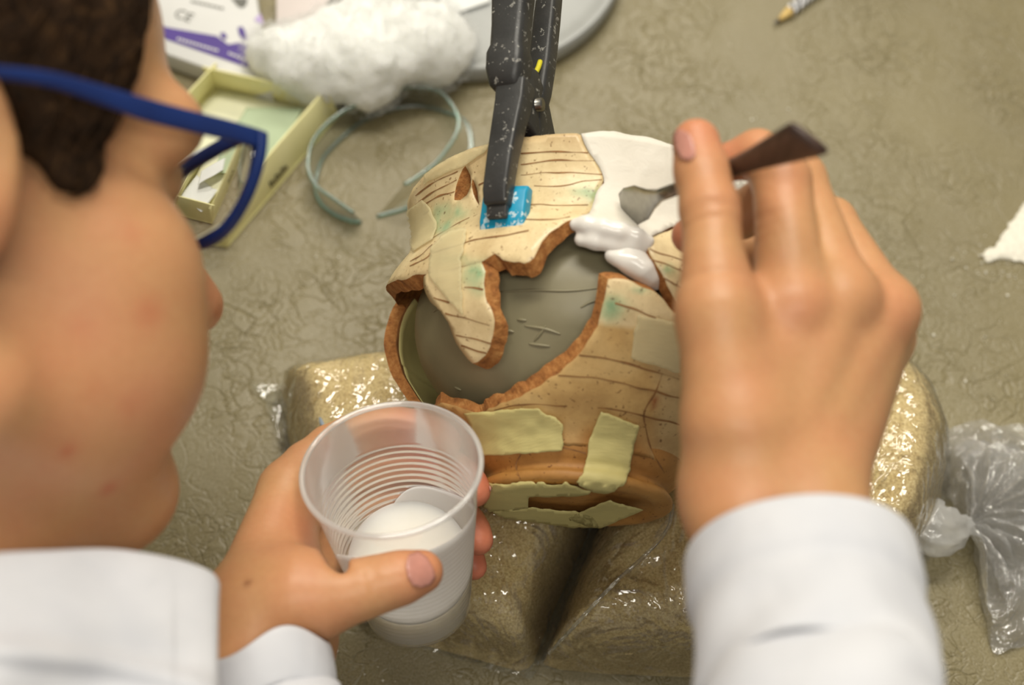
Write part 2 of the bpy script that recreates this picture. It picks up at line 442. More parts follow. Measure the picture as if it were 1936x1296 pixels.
pot = empty('broken_pot', tuple(PB)); tag(pot, 'broken cream and brown pottery jar held together with masking tape', 'pot')
CREAM = np.array(srgb(226, 205, 160)[:3]); TAN = np.array(srgb(204, 168, 108)[:3]); BROWN = np.array(srgb(180, 128, 64)[:3]); GREEN = np.array(srgb(112, 168, 128)[:3]); RIMC = np.array(srgb(206, 170, 122)[:3])
def paint_upper(P3):
    q = proj(P3); c = np.tile(CREAM, (len(q), 1)); t = pot_tr(P3)[0]
    k = np.clip((t - .118) / .012, 0, 1)[:, None]; c = c * (1 - .55 * k) + RIMC * .55 * k
    for (x, y, rx, ry, s) in [(850, 400, 32, 14, .8), (838, 425, 25, 22, .55), (1115, 362, 45, 10, .6), (1125, 372, 18, 16, .5), (898, 520, 22, 22, .75), (905, 545, 16, 14, .4), (860, 490, 40, 8, .35), (1262, 512, 14, 10, .6), (820, 600, 10, 8, .3)]:
        g = 1.35 * s * np.exp(-(((q[:, 0] - x) / rx) ** 2 + ((q[:, 1] - y) / ry) ** 2)) * (.75 + .5 * vnoise(P3, 260, 3)); g = np.clip(g, 0, .85)[:, None]; c = c * (1 - g) + GREEN * g
    return c
def paint_lower(P3):
    q = proj(P3); n1 = vnoise(P3, 55, 1); n2 = vnoise(P3 * np.array([1, 1, 1]), 130, 2)
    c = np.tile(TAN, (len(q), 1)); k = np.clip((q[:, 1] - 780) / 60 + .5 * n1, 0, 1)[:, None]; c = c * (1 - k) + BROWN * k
    t_, r_, f_ = pot_tr(P3); n3 = vnoise(np.c_[f_ * 2.2, t_ * 260, t_ * 0], 1.0, 9); g = np.clip(.35 * n3, 0, .3)[:, None]; c = c * (1 - g) + np.array(srgb(128, 84, 40)[:3]) * g
    g = np.clip(.5 * n2 + .35 * n1 - .2 * n3, 0, .5)[:, None]; c = c * (1 - g) + np.array(srgb(214, 184, 128)[:3]) * g
    up_ = np.clip((614 + (q[:, 0] - 1130) * .13 - q[:, 1]) / 4, 0, 1)[:, None]; c = c * (1 - up_) + CREAM * up_
    rg = np.clip((q[:, 0] - 1225) / 25 + .5 * n1, 0, 1)[:, None] * np.clip((q[:, 1] - 600) / 60, 0, 1)[:, None] * .7; c = c * (1 - rg) + np.array(srgb(208, 182, 134)[:3]) * rg
    for (x, y, rx, ry, s) in [(1160, 578, 24, 20, .85), (1150, 595, 14, 14, .5), (1210, 548, 20, 6, .55)]:
        g = 1.35 * s * np.exp(-(((q[:, 0] - x) / rx) ** 2 + ((q[:, 1] - y) / ry) ** 2)) * (.75 + .5 * vnoise(P3, 260, 3)); g = np.clip(g, 0, .85)[:, None]; c = c * (1 - g) + GREEN * g
    for (x, y, rx, ry) in [(1237, 762, 8, 10), (1205, 640, 40, 8)][:1]:
        g = np.exp(-(((q[:, 0] - x) / rx) ** 2 + ((q[:, 1] - y) / ry) ** 2) ** 2)[:, None]; c = c * (1 - g) + np.array(srgb(164, 96, 52)[:3]) * g
    return c
WALL = .0052
def shard(name, poly2d, paint, mat, edge=M_EDGE, shift=(0, 0), holes=(), step=.0022, jag=.00022, seed=1, off=0.0, wall=WALL, inner=None, parent=None):
    v, ff = tri2d(poly2d, step, holes, jag, seed)
    top = SP(v[:, 0] / RS, v[:, 1], off); sh = np.asarray(shift, float)
    jj = np.stack([vnoise(np.c_[v, v[:, :1] * 0], 180, seed), vnoise(np.c_[v, v[:, :1] * 0], 180, seed + 1)], 1) * .0011
    vi = v + sh + jj
    bot = SP(vi[:, 0] / RS, np.clip(vi[:, 1], .004, .139), -wall)
    V, Fc, k = shell(top, bot, ff)
    # (phi,t) runs left-handed on the outer side: flip so that normals face out
    Fc = [f[::-1] for f in Fc]
    cols = np.vstack([paint(top), paint(top)]) if paint else None
    o = mesh(name, V, Fc, parent=parent or pot, cols=cols, mats=[mat, inner or edge, edge], midx=k)
    # crisp arris between skin and break
    s = [kk != 2 for kk in k]; o.data.polygons.foreach_set('use_smooth', np.array(s[:len(o.data.polygons)], bool))
    return o
def rim_t(px): return uv(px)
# --- outlines traced on the outer wall
rimL = [(770, 388), (778, 362), (792, 342), (810, 325), (832, 309), (860, 294), (895, 280), (930, 270), (965, 263), (1000, 258), (1050, 254), (1098, 252)]
whiteL = [(1104, 268), (1114, 290), (1128, 310), (1139, 328), (1141, 345), (1128, 366), (1120, 388), (1114, 402), (1096, 412)]
lowA = [(1077, 416), (1060, 428), (1046, 437), (1034, 446), (1023, 458), (1016, 474), (1009, 491), (995, 500), (984, 496), (972, 497), (951, 492), (938, 480), (924, 488), (910, 496)]
stripR = [(917, 512), (915, 537), (920, 568), (931, 587), (935, 607), (934, 630), (926, 656), (916, 672), (897, 691)]
stripL = [(882, 678), (863, 649), (848, 612), (833, 593), (811, 567), (802, 543), (800, 526)]
rimU, whU, lowU, sRU, sLU = uv(rimL), uv(whiteL), uv(lowA), uv(stripR), uv(stripL)
phL = rimU[0, 0]                                         # left silhouette
topB = lambda ph: (ph * RS, .130)
crack = uv([(880, 503), (850, 512), (825, 515), (803, 519)])
leftA = uv([(783, 521), (768, 527)])
backA = [(-100, .0905), (-112, .0915), (-125, .0925), (-140, .092), (-140, .129), (-125, .1288), (-110, .128)]
backA = np.array([(math.radians(a) * RS, t) for a, t in backA])
polyA = np.vstack([rimU, whU, lowU, crack, leftA, backA])
holeA = uv([(880, 315), (871, 327), (864, 345), (860, 366), (859, 380), (872, 379), (884, 369), (890, 352), (889, 332)])
slitA = uv([(894, 338), (899, 352), (904, 372), (907, 391), (900, 380), (895, 362), (892, 348)])
shA = shard('rim_shard', polyA, paint_upper, M_GLAZE, M_EDGE, (.0015, -.0038), (holeA, slitA), seed=11)
polyB = np.vstack([lowU[-1:], sRU, sLU, crack[::-1]])
shB = shard('hanging_shard', polyB, paint_upper, M_GLAZE, M_EDGE, (.0032, -.0008), seed=12)
whiteT = [(1098, 252), (1125, 250), (1160, 250), (1190, 255), (1220, 262), (1255, 271), (1285, 281), (1330, 300), (1375, 330)]
wT = uv(whiteT); wHid = np.array([(math.radians(62) * RS, .1275), (math.radians(66) * RS, .108)])
whiteB = [(1284, 424), (1257, 437), (1223, 452), (1200, 447), (1165, 437), (1130, 430), (1090, 421)]
wB = uv(whiteB)
polyC = np.vstack([wT, wHid, wB, whU[::-1]])
shC = shard('plaster_fill', polyC, None, M_PLAS, M_PLAS, (0, -.001), off=.0006, seed=13, wall=.0062)
rightL = [(1224, 454), (1227, 478), (1243, 509), (1260, 536), (1274, 566), (1280, 584)]
rL = uv(rightL)
polyD = np.vstack([rL, [(math.radians(52) * RS, .066), (math.radians(75) * RS, .064), (math.radians(95) * RS, .066), (math.radians(95) * RS, .128), (math.radians(68) * RS, .1275), (math.radians(66) * RS, .108)], uv([(1284, 426), (1257, 439)])])
shD = shard('shoulder_shard', polyD, paint_upper, M_GLAZE, M_EDGE, (-.001, 0), seed=14)
eTop = [(1150, 529), (1168, 527), (1189, 532), (1209, 541), (1233, 549), (1257, 573), (1277, 597)]
eLow = [(909, 784), (937, 771), (974, 753), (1018, 731), (1055, 708), (1082, 682), (1101, 663), (1119, 634), (1131, 615), (1138, 580), (1145, 556)]
eT, eL = uv(eTop), uv(eLow)
polyE = np.vstack([eL, eT, [(math.radians(50) * RS, .060), (math.radians(75) * RS, .062), (math.radians(95) * RS, .064), (math.radians(96) * RS, .0125), (math.radians(30) * RS, .0125), (math.radians(0) * RS, .0125), (math.radians(-40) * RS, .0125),
                           (math.radians(-75) * RS, .0125), (math.radians(-96) * RS, .0125), (math.radians(-96) * RS, .026), (math.radians(-80) * RS, .029), (math.radians(-62) * RS, .031)]])
shE = shard('lower_body_shard', polyE, paint_lower, M_BISC, M_EDGE, (-.0030, .0046), seed=15)
d2 = math.radians
polyF = np.array([(d2(-98) * RS, .091), (d2(-99) * RS, .080), (d2(-97) * RS, .068), (d2(-98) * RS, .056), (d2(-97) * RS, .053), (d2(-96) * RS, .044), (d2(-92) * RS, .036), (d2(-86) * RS, .031), (d2(-96) * RS, .0265), (d2(-97) * RS, .0125)]
                 + [(d2(a) * RS, .0125) for a in (-130, -165, -200, -235, -264)] + [(d2(-264) * RS, .128), (d2(-235) * RS, .128), (d2(-200) * RS, .1285), (d2(-170) * RS, .129), (d2(-141) * RS, .129), (d2(-141) * RS, .0925), (d2(-125) * RS, .093), (d2(-112) * RS, .092)])
M_INN = simple('pot_inner_wall', (150, 100, 58), .7, .2, 60)
shF = shard('back_wall_shard', polyF, paint_lower, M_BISC, M_EDGE, (-.0003, 0), seed=16, step=.003, inner=M_INN)
# lining tape on the inside of the back wall
def inner_patch(name, a0, a1, t0, t1, mat, tilt=0.0):
    na, nt = 14, 14; V = []; 
    for i in range(na):
        for j in range(nt):
            u, v = i / (na - 1), j / (nt - 1); a = d2(a0 + (a1 - a0) * u + tilt * v); t = t0 + (t1 - t0) * v
            V.append(SP(np.array(a), np.array(t), -WALL - .0006))
    Fc = [(i * nt + j, i * nt + j + 1, (i + 1) * nt + j + 1, (i + 1) * nt + j) for i in range(na - 1) for j in range(nt - 1)]
    o = mesh(name, V, Fc, mat, pot); s = o.modifiers.new('thickness', 'SOLIDIFY'); s.thickness = .0003; s.offset = 0; return o
inner_patch('tape_strip', -100, -150, .060, .0905, M_TAPE, 0)
inner_patch('tape_strip', -99.5, -150, .034, .0605, M_TAPE, -2)
# --- foot of the pot: ring, groove and underside
n = 128; foot = [(.0200, .0440), (.0165, .0446), (.013, .0427), (.0105, .0412), (.0088, .0392), (.0075, .0372), (.0050, .0372), (.0042, .0396), (.0030, .0404), (.0012, .0404), (0, .0388), (-.0006, .0340), (.0004, .0325), (.0016, .0305), (.0018, .018), (.0014, .0002)]
V = []; 
for (t, r) in foot:
    a = np.linspace(0, 2 * math.pi, n, endpoint=False)
    wob = 1 + .006 * np.sin(3 * a + t * 300) + .004 * np.sin(7 * a + 1)
    V.append(PB + t * PD + (r * wob * np.cos(a))[:, None] * PE + (r * wob * np.sin(a))[:, None] * PS)
V = np.vstack(V); V = V + (vnoise(V, 140, 4) * .0004)[:, None] * PD
Fc = [(j * n + i, j * n + (i + 1) % n, (j + 1) * n + (i + 1) % n, (j + 1) * n + i) for j in range(len(foot) - 1) for i in range(n)]
fc = np.tile(BROWN * .95, (len(V), 1)); nn = np.clip(vnoise(V, 70, 6), 0, 1)[:, None] * .5; fc = fc * (1 - nn) + np.array(srgb(206, 160, 92)[:3]) * nn
footo = mesh('foot', V, Fc, M_BISC, pot, cols=fc)
FOOT_BVH = None
# --- smooth skin used to lay tape and lines on (outer wall + foot + underside)
tv = np.r_[np.linspace(.139, .0, 140)]; a = np.linspace(-math.pi, math.pi, 240, endpoint=False)
SV = np.vstack([SP(a, np.full(240, t)) for t in tv] + [PB + (r * np.cos(a))[:, None] * PE + (r * np.sin(a))[:, None] * PS - .0008 * PD for r in (.0382, .034, .030, .02, .01, .0005)])
SF = [(j * 240 + i, j * 240 + (i + 1) % 240, (j + 1) * 240 + (i + 1) % 240, (j + 1) * 240 + i) for j in range(len(SV) // 240 - 1) for i in range(240)]
POT_BVH = BVHTree.FromPolygons([tuple(v) for v in SV], SF)
def hit(bvh, px, py):
    r = ray(px, py); h = bvh.ray_cast(Vector(CAM), Vector(r).normalized())
    if h[0] is None: return None
    nn = np.array(h[1])
    if nn @ r > 0: nn = -nn
    return np.array(h[0]), nn
def decal(name, poly, bvh, off, mat, parent, step=6.0, thick=.0003, jag=0.0, wrinkle=0.0, seed=3, smooth_it=2):
    v, ff = tri2d(np.asarray(poly, float), step, (), jag, seed); pts = []; ok = []
    for p in v:
        h = hit(bvh, *p); ok.append(h is not None); pts.append(h[0] + h[1] * off if h else (0, 0, 0))
    pts = np.array(pts, float); ok = np.array(ok); ff = ff[ok[ff].all(1)]
    nb = [set() for _ in v]
    for t in ff:
        for i in range(3): nb[t[i]].update((t[(i + 1) % 3], t[(i + 2) % 3]))
    if wrinkle: pts = pts - np.array([ray(*p) for p in v]) * ((vnoise(np.c_[v, v[:, :1] * 0], .05, seed) * .5 + .5) * wrinkle)[:, None]
    used = np.unique(ff); m_ = -np.ones(len(v), int); m_[used] = np.arange(len(used)); pts = pts[used]; ff = m_[ff]
    # image y runs down: flip to face the viewer
    o = mesh(name, pts, [tuple(t[::-1]) for t in ff], mat, parent)
    s = o.modifiers.new('thickness', 'SOLIDIFY'); s.thickness = thick; s.offset = 1; return o
tapes = [
    ([(881, 779), (926, 777), (974, 773), (1017, 770), (1031, 781), (1050, 788), (1066, 803), (1063, 852), (1002, 857), (914, 862), (907, 845), (899, 824), (893, 806)], M_TAPE, .0016),
    ([(1136, 775), (1176, 791), (1209, 803), (1202, 824), (1192, 864), (1190, 888), (1180, 914), (1164, 924), (1145, 931), (1119, 926), (1088, 912), (1100, 899), (1108, 879), (1111, 855), (1114, 829), (1128, 796)], M_TAPE, .0012),
    ([(929, 914), (1000, 912), (1074, 913), (1119, 926), (1108, 934), (1050, 935), (1000, 937), (1000, 958), (955, 963), (912, 967), (918, 940)], M_TAPE, 0),
    ([(911, 965), (955, 961), (1000, 957), (1093, 965), (1120, 975), (1135, 996), (1074, 993), (1000, 983), (911, 972)], M_TAPE, 0),
    ([(1072, 977), (1116, 957), (1152, 943), (1185, 953), (1216, 962), (1181, 978), (1136, 996), (1100, 988)], M_TAPE, 0),
    ([(1205, 596), (1245, 602), (1286, 612), (1286, 705), (1240, 690), (1193, 677), (1197, 640), (1199, 625)], M_TAPE2, 0),
    ([(836, 451), (853, 437), (885, 434), (880, 462), (873, 492), (875, 540), (877, 597), (850, 565), (812, 524), (817, 471)], M_TAPE2, .0006),
    ([(772, 398), (802, 380), (815, 393), (829, 420), (827, 436), (819, 454), (783, 478), (775, 437)], M_TAPE2, .0004),
    ([(805, 331), (832, 311), (860, 295), (895, 282), (930, 273), (917, 289), (883, 312), (860, 322), (843, 329), (805, 350)], M_TAPE2, .0004)]
for i, (pl, mt, wr) in enumerate(tapes):
    decal('tape_strip', pl, POT_BVH, .0007, mt, pot, 5.0, .00025, .9, wr, seed=20 + i)
# --- incised throwing lines, each a shallow dark groove line on its shard
def line_on(pxs, parent, wd=.00030, n=60, bvh=None, mat=None, name='incised_line'):
    p = spline(np.asarray(pxs, float), n); pts = []; nr = []; p[:, 1] += 2.2 * vnoise(np.c_[p, p[:, :1] * 0], .035, int(pxs[0][1]))
    for q in p:
        h = hit(bvh or POT_BVH, *q)
        if h: pts.append(h[0] + h[1] * .00018); nr.append(h[1])
    if len(pts) < 3: return
    pts = np.array(pts); nr = np.array(nr); T = np.gradient(pts, axis=0); T /= np.linalg.norm(T, axis=1)[:, None]
    s = np.cross(nr, T); s /= np.linalg.norm(s, axis=1)[:, None]
    ww = wd * np.clip(.75 + .8 * vnoise(pts, 160, 2), .12, 1.4)[:, None]
    V = np.vstack([pts - s * ww, pts + s * ww]); m_ = len(pts)
    mesh(name, V, [(i, i + 1, m_ + i + 1, m_ + i) for i in range(m_ - 1)], mat or M_LINE, parent)
for L in [[(985, 291), (1050, 287), (1112, 290)], [(985, 312), (1050, 303), (1125, 305)], [(985, 332), (1050, 326), (1140, 330)], [(1010, 352), (1060, 352), (1100, 342), (1138, 341)], [(975, 385), (1040, 388), (1112, 386)],
          [(975, 415), (1040, 414), (1078, 411)], [(786, 370), (820, 346), (866, 324)], [(785, 388), (815, 366), (864, 340)], [(802, 389), (830, 372), (860, 362)], [(800, 405), (812, 396)], [(818, 452), (860, 425), (888, 412)],
          [(812, 480), (860, 466), (905, 453), (960, 445), (1000, 437)], [(776, 495), (800, 478), (818, 462)], [(775, 505), (805, 490), (818, 478)], [(905, 350), (930, 340)]]:
    line_on(L, shA)
for L in [[(878, 545), (895, 545), (914, 548)], [(842, 592), (880, 602), (926, 616)], [(862, 634), (895, 642), (930, 650)], [(820, 563), (850, 572)], [(872, 655), (900, 664), (920, 668)]]: line_on(L, shB)
for L in [[(1228, 470), (1250, 480), (1290, 492)], [(1232, 490), (1260, 500), (1290, 514)], [(1252, 525), (1290, 545)]]: line_on(L, shD)
for L in [[(1095, 671), (1150, 678), (1210, 694), (1284, 718)], [(1055, 710), (1130, 716), (1210, 734), (1284, 752)], [(935, 775), (1000, 764), (1070, 768)], [(1130, 770), (1200, 783), (1284, 803)], [(1163, 575), (1200, 585), (1240, 600)], [(1010, 845), (1063, 845), (1108, 857)],
          [(1252, 705), (1240, 740), (1218, 780), (1222, 815), (1232, 850), (1256, 895)], [(985, 860), (976, 880), (984, 905)]]: line_on(L, shE)
# --- wet plaster pushed along the lower edge of the fill
def px_chain(pl):
    r = []
    for (x, y, off, rad) in pl:
        h = hit(POT_BVH, x, y); r.append((h[0] + h[1] * off, rad))
    return r
wc1 = px_chain([(1088, 420, -.001, .0024), (1110, 424, 0, .0030), (1140, 432, .0003, .0032), (1172, 439, .0003, .0032), (1205, 448, .0, .0028), (1228, 455, 0, .0018)])
wc2 = px_chain([(1100, 436, -.005, .0026), (1130, 442, -.004, .0032), (1165, 449, -.004, .0032), (1200, 456, -.003, .0034), (1222, 460, -.002, .0028)])
wc3 = px_chain([(1160, 470, -.0055, .0026), (1180, 477, -.0055, .0032), (1205, 490, -.0055, .0048), (1225, 503, -.005, .0044), (1242, 520, -.006, .0030), (1254, 533, -.007, .002)])
wc4 = px_chain([(1196, 462, -.004, .0028), (1206, 480, -.005, .004)])
def wetf(p):
    d = chain(p, wc1, .003); d = smin(d, chain(p, wc2, .003), .002); return d + (vnoise(p, 160, 5) * .0004).astype(np.float32)
def wetg(p):
    d = chain(p, wc3, .003); d = smin(d, chain(p, wc4, .003), .003); return d + (vnoise(p, 220, 8) * .0004).astype(np.float32)
def ch_bounds(*cs):
    a = np.array([q for c in cs for q, _ in c]); return a.min(0) - .01, a.max(0) + .01
V, Fc = nets(wetf, *ch_bounds(wc1, wc2), .0006); mesh('wet_plaster_bead', V, Fc, M_WET, pot)
V, Fc = nets(wetg, *ch_bounds(wc3, wc4), .0006); mesh('wet_plaster_blob', V, Fc, M_WET, pot)
# --- clay core inside
prof = [(.010, .0005), (.012, .022)] + [(t, RP(t) - .0150) for t in np.linspace(.018, .118, 30)] + [(.122, RP(.122) - .016), (.124, .05), (.1245, .0005)]
V = []
for (t, r) in prof: V.append(PB + t * PD + (r * np.cos(a))[:, None] * PE + (r * np.sin(a))[:, None] * PS)
V = np.vstack(V); V = V + nrm(PE) * 0; rad = V - PB; V = V + (vnoise(V, 45, 3) * .0007)[:, None] * PE
Fc = [(j * 240 + (i + 1) % 240, j * 240 + i, (j + 1) * 240 + i, (j + 1) * 240 + (i + 1) % 240) for j in range(len(prof) - 1) for i in range(240)]
core = mesh('clay_core', V, Fc, M_CLAY); core_v = (V, Fc); tag(core, 'smooth grey modelling clay core packed inside the broken pot', 'clay')
CORE_BVH = BVHTree.FromPolygons([tuple(v) for v in V], Fc)
for L in [[(945, 552), (1010, 549), (1075, 550), (1140, 544)], [(1010, 645), (1024, 628), (1032, 616)], [(955, 634), (962, 626), (972, 628)], [(992, 616), (1030, 622), (1060, 632)], [(978, 604), (996, 606)], [(1098, 582), (1115, 572), (1138, 566)], [(820, 590), (828, 584), (836, 588)], [(860, 732), (872, 738)], [(1000, 650), (1040, 655)]]:
    hp = [hit(CORE_BVH, *q) for q in spline(np.asarray(L, float), 30)]; hp = [h[0] + h[1] * .0001 for h in hp if h]
    tv_, tf_ = tube(hp, .0006 * np.sin(np.linspace(.15, 3.0, len(hp))) ** .5, 8); mesh('tool_mark', tv_, tf_, M_CLAY, core)

# ================================================================== SAND BAGS
def pot_floor(xy, ztop):
    """lower z so that a point stays just below the lying pot"""
    z = ztop.copy()
    for i, (x, y) in enumerate(xy):
        for k in range(60):
            t, r, _ = pot_tr((x, y, z[i]))
            R = RP(t) if 0 <= t <= .14 else (-1 if (t < -.004 or t > .14) else .04)
            if r < R + .0012 and z[i] > .003: z[i] -= .0012
            else: break
    return z
m = MT('builders_sand'); s1 = m.noise(900, 3, .8); s2 = m.noise(30, 3)
m.col(m.mix(.55, m.ramp(s2, [(.3, srgb(198, 174, 122)), (.7, srgb(214, 194, 146))]), m.ramp(s1, [(.35, srgb(118, 92, 56)), (.5, srgb(202, 178, 126)), (.68, srgb(246, 234, 192))]))).set(Roughness=.9)
m.bump(s1, .5, .0006); M_SAND = m.m
M_BAG = film('clear_bag_film', (.96, .97, .94, 1), .05, .09, 22, .9, .012, 130, .04)
M_BAGC = film('crumpled_bag_film', (.97, .97, .97, 1), .12, .12, 75, 1.0, .006, 380, .20)
def pillow(poly, h, edge, pot_press=True, step=.0045, up=0.0, nz=.003, seed=1, power=.5):
    v, ff = tri2d(poly, step, (), 0, seed); d = poly_dist(v, np.asarray(closed_resample(poly, step)))
    f = np.clip(d / edge, 0, 1); f = (1 - (1 - f) ** 2) ** power
    p3 = np.c_[v, v[:, 0] * 0]
    z = h * f * (1 + .14 * vnoise(p3, 22, seed)) + nz * f * vnoise(p3, 60, seed + 2) + up
    if pot_press: z = pot_floor(v, z)
    z = np.maximum(z, .0006 + up * .3)
    return v, ff, z
def sandbag(root, polyS, polyF, h, edge, seed):
    v, ff, z = pillow(polyS, h, edge, seed=seed)
    V, Fc, _ = shell(np.c_[v, z], np.c_[v, v[:, 0] * 0 + .0004], ff); mesh('sand', V, Fc, M_SAND, root)
    v, ff, z2 = pillow(polyF, h, edge, seed=seed, step=.0042)
    din = inside(v, np.asarray(polyS)); ds = poly_dist(v, np.asarray(polyS))
    # film hugs the sand, and lies as a loose crinkled margin around it
    fs = np.clip(ds / edge, 0, 1); fs = (1 - (1 - fs) ** 2) ** .5
    p3 = np.c_[v, v[:, 0] * 0]
    zin = h * fs * (1 + .14 * vnoise(p3, 22, seed)) + .003 * fs * vnoise(p3, 60, seed + 2) + .0014 + .0010 * np.abs(vnoise(p3, 110, seed + 4))
    zout = .002 + .006 * np.clip(1 - ds / .02, 0, 1) * (.6 + .4 * vnoise(p3, 80, seed + 7)) + .0012 * vnoise(p3, 160, seed + 9)
    z = np.where(din, zin, np.maximum(.001, zout)); z = pot_floor(v, z) + .0002
    o = mesh('plastic_film', np.c_[v, z], [tuple(t) for t in ff], M_BAG, root)
    return o
xy = lambda L, z=0.0: np.array([onz(x, y, z)[:2] for x, y in L])
bagL = empty('sand_bag', tuple(onz(780, 980, 0))); tag(bagL, 'clear zip bag of sand under the pot, square corner beside the person\'s cup hand', 'sandbag')
sL = xy([(535, 742), (600, 722), (690, 708), (780, 700), (900, 700), (1040, 720), (1120, 760), (1130, 900), (1112, 1010), (1082, 1080), (1050, 1150), (1024, 1215), (1006, 1262), (985, 1272), (900, 1248), (790, 1218), (705, 1186), (650, 1110), (600, 1010), (565, 910), (545, 820)])
fL = xy([(474, 730), (520, 735), (600, 712), (690, 700), (780, 692), (900, 690), (1050, 710), (1128, 760), (1138, 900), (1120, 1010), (1090, 1080), (1058, 1150), (1032, 1220), (1016, 1272), (1002, 1294), (970, 1285), (890, 1262), (780, 1230), (692, 1194), (636, 1112), (585, 1012), (548, 912), (525, 820), (506, 768)])
sandbag(bagL, sL, fL, .046, .024, 3)
# zip seal across the upper part
zs = [onz(612, 716, .022), onz(604, 750, .036), onz(606, 790, .043), onz(622, 840, .048)]
V, Fc = tube(spline(zs, 24), .0011, 8); M_ZIP = simple('zip_seal_blue', (150, 168, 196), .3, .1, 200); mesh('zip_seal', V, Fc, M_ZIP, bagL)
bagR = empty('sand_bag', tuple(onz(1400, 1000, 0))); tag(bagR, 'clear plastic bag of sand with one tied twisted end, under the pot\'s right side', 'sandbag')
sR = xy([(1026, 1258), (1046, 1205), (1072, 1140), (1102, 1070), (1135, 990), (1160, 880), (1200, 760), (1300, 690), (1450, 650), (1600, 660), (1690, 705), (1750, 770), (1782, 860), (1776, 950), (1745, 1045), (1690, 1130), (1600, 1210), (1480, 1260), (1310, 1282), (1150, 1276), (1060, 1268)])
fR = xy([(1014, 1266), (1036, 1205), (1062, 1140), (1092, 1070), (1125, 990), (1150, 880), (1195, 750), (1300, 680), (1450, 640), (1610, 645), (1700, 690), (1762, 760), (1796, 860), (1790, 960), (1756, 1060), (1700, 1140), (1606, 1222), (1485, 1272), (1310, 1291), (1150, 1284), (1050, 1278)])
sandbag(bagR, sR, fR, .046, .024, 9)
# folded seam ridge over the front of the bag
rg = [onz(1038, 1236, .022), onz(1090, 1180, .040), onz(1160, 1105, .050), onz(1220, 1050, .053), onz(1262, 1000, .055), onz(1272, 955, .054)]
V, Fc = tube(spline(rg, 40), .0008, 8); mesh('seam', V, Fc, M_BAG, bagR)
# twisted neck and knot
kp = [P(1745, 985, .60), P(1765, 1000, .603), P(1790, 1000, .606), P(1815, 998, .61), P(1832, 994, .612)]
kp = [onz(1742, 985, .024), onz(1765, 1000, .022), onz(1790, 1002, .019), onz(1812, 998, .015), onz(1830, 993, .013)]
sp_ = spline(kp, 40); rad = np.interp(np.linspace(0, 1, 40), [0, .3, .6, .85, 1], [.012, .0125, .0095, .0055, .0045])
V, Fc = tube(sp_, rad, 28)
u = np.repeat(np.linspace(0, 1, 40), 28); ang = np.tile(np.arange(28) * 2 * math.pi / 28, 40); cen = np.repeat(sp_, 28, 0)
V = cen + (V - cen) * (1 + .10 * np.sin(9 * ang + 9 * u))[:, None]
M_KNOT = film('bunched_film', (.97, .97, .94, 1), .12, .16, 120, .8, .002, 500, .38); mesh('twisted_neck', V, Fc, M_KNOT, bagR)
# fanned tail of crumpled film, pleats running out of the knot
def tail(name, fan, seed):
    c0 = kp[-1]; NA, NR = 90, 60; A = spline(np.array(fan, float), NA); V = []
    for i in range(NA):
        e = onz(A[i, 0], A[i, 1], 0)
        for j in range(NR):
            s = j / (NR - 1); p = c0 * (1 - s) + e * s; u_ = i / NA
            ple = (.0035 + .006 * s) * math.sin(26 * u_ * 2 + 1.3 * math.sin(5 * u_ + seed)) * math.sin(math.pi * min(1, s * 1.25) ** .8)
            z = c0[2] * (1 - s) ** 1.3 + A[i, 2] * math.sin(math.pi * s * .9) + ple
            V.append((p[0], p[1], z))
    V = np.array(V); V[:, 2] += .0045 * vnoise(V, 70, seed) + .0032 * vnoise(V, 150, seed + 1) + .0012 * vnoise(V, 330, seed + 5); V[:, :2] += .0015 * np.c_[vnoise(V, 90, seed + 2), vnoise(V, 90, seed + 3)]
    V[:, 2] = np.maximum(V[:, 2], .0012 + .001 * np.abs(vnoise(V, 200, seed)))
    Fc = [(i * NR + j, (i + 1) * NR + j, (i + 1) * NR + j + 1, i * NR + j + 1) for i in range(NA - 1) for j in range(NR - 1)]
    return mesh(name, V, Fc, M_BAGC, bagR)
tail('film_tail', [(1762, 865, .004), (1790, 820, .008), (1815, 806, .010), (1900, 812, .012), (2010, 850, .014), (2040, 930, .018), (2050, 1010, .02), (2040, 1100, .016), (2000, 1190, .012), (1945, 1222, .010), (1880, 1240, .010), (1862, 1180, .010), (1845, 1100, .012), (1838, 1060, .006)], 4)
tail('film_tail', [(1800, 840, .012), (1880, 850, .02), (1960, 900, .024), (1990, 960, .03), (1985, 1040, .026), (1950, 1110, .02), (1890, 1150, .014)], 7)

# ================================================================== PLASTIC CUP
CUP_R = P(740, 884, .52); _r = nrm(CUP_R - CAM)
_im = nrm(np.array([-.19, .98])); _iv = _im[0] * RT + _im[1] * UP; _iv = nrm(_iv - _r * (_iv @ _r))
CN = nrm(.69 * _iv - .72 * _r); CH = .082; CB = CUP_R - CN * CH
CXv = nrm(-_r - CN * (-_r @ CN)); CYv = np.cross(CN, CXv)
def cup_r(h): return .021 + (.0322 - .021) * np.asarray(h) / CH
def cup_pt(h, ang, off=0.0):
    a = np.radians(ang); return CB + CN * h + (cup_r(h) + off) * (np.cos(a) * CXv + np.sin(a) * CYv)
cup = empty('plastic_cup', tuple(CB)); tag(cup, 'ribbed translucent plastic cup half full of white plaster, held in the hand', 'cup')
M_CUP = film('translucent_cup_plastic', (.97, .96, .955, 1), .02, .16, 40, .05, .001, 300, .11)
ring = lambda prof, n=120: np.vstack([CB + h * CN + (r * np.cos(np.linspace(0, 2 * math.pi, n, endpoint=False)))[:, None] * CXv + (r * np.sin(np.linspace(0, 2 * math.pi, n, endpoint=False)))[:, None] * CYv for h, r in prof])
def rfaces(m_, n=120): return [(j * n + i, j * n + (i + 1) % n, (j + 1) * n + (i + 1) % n, (j + 1) * n + i) for j in range(m_ - 1) for i in range(n)]
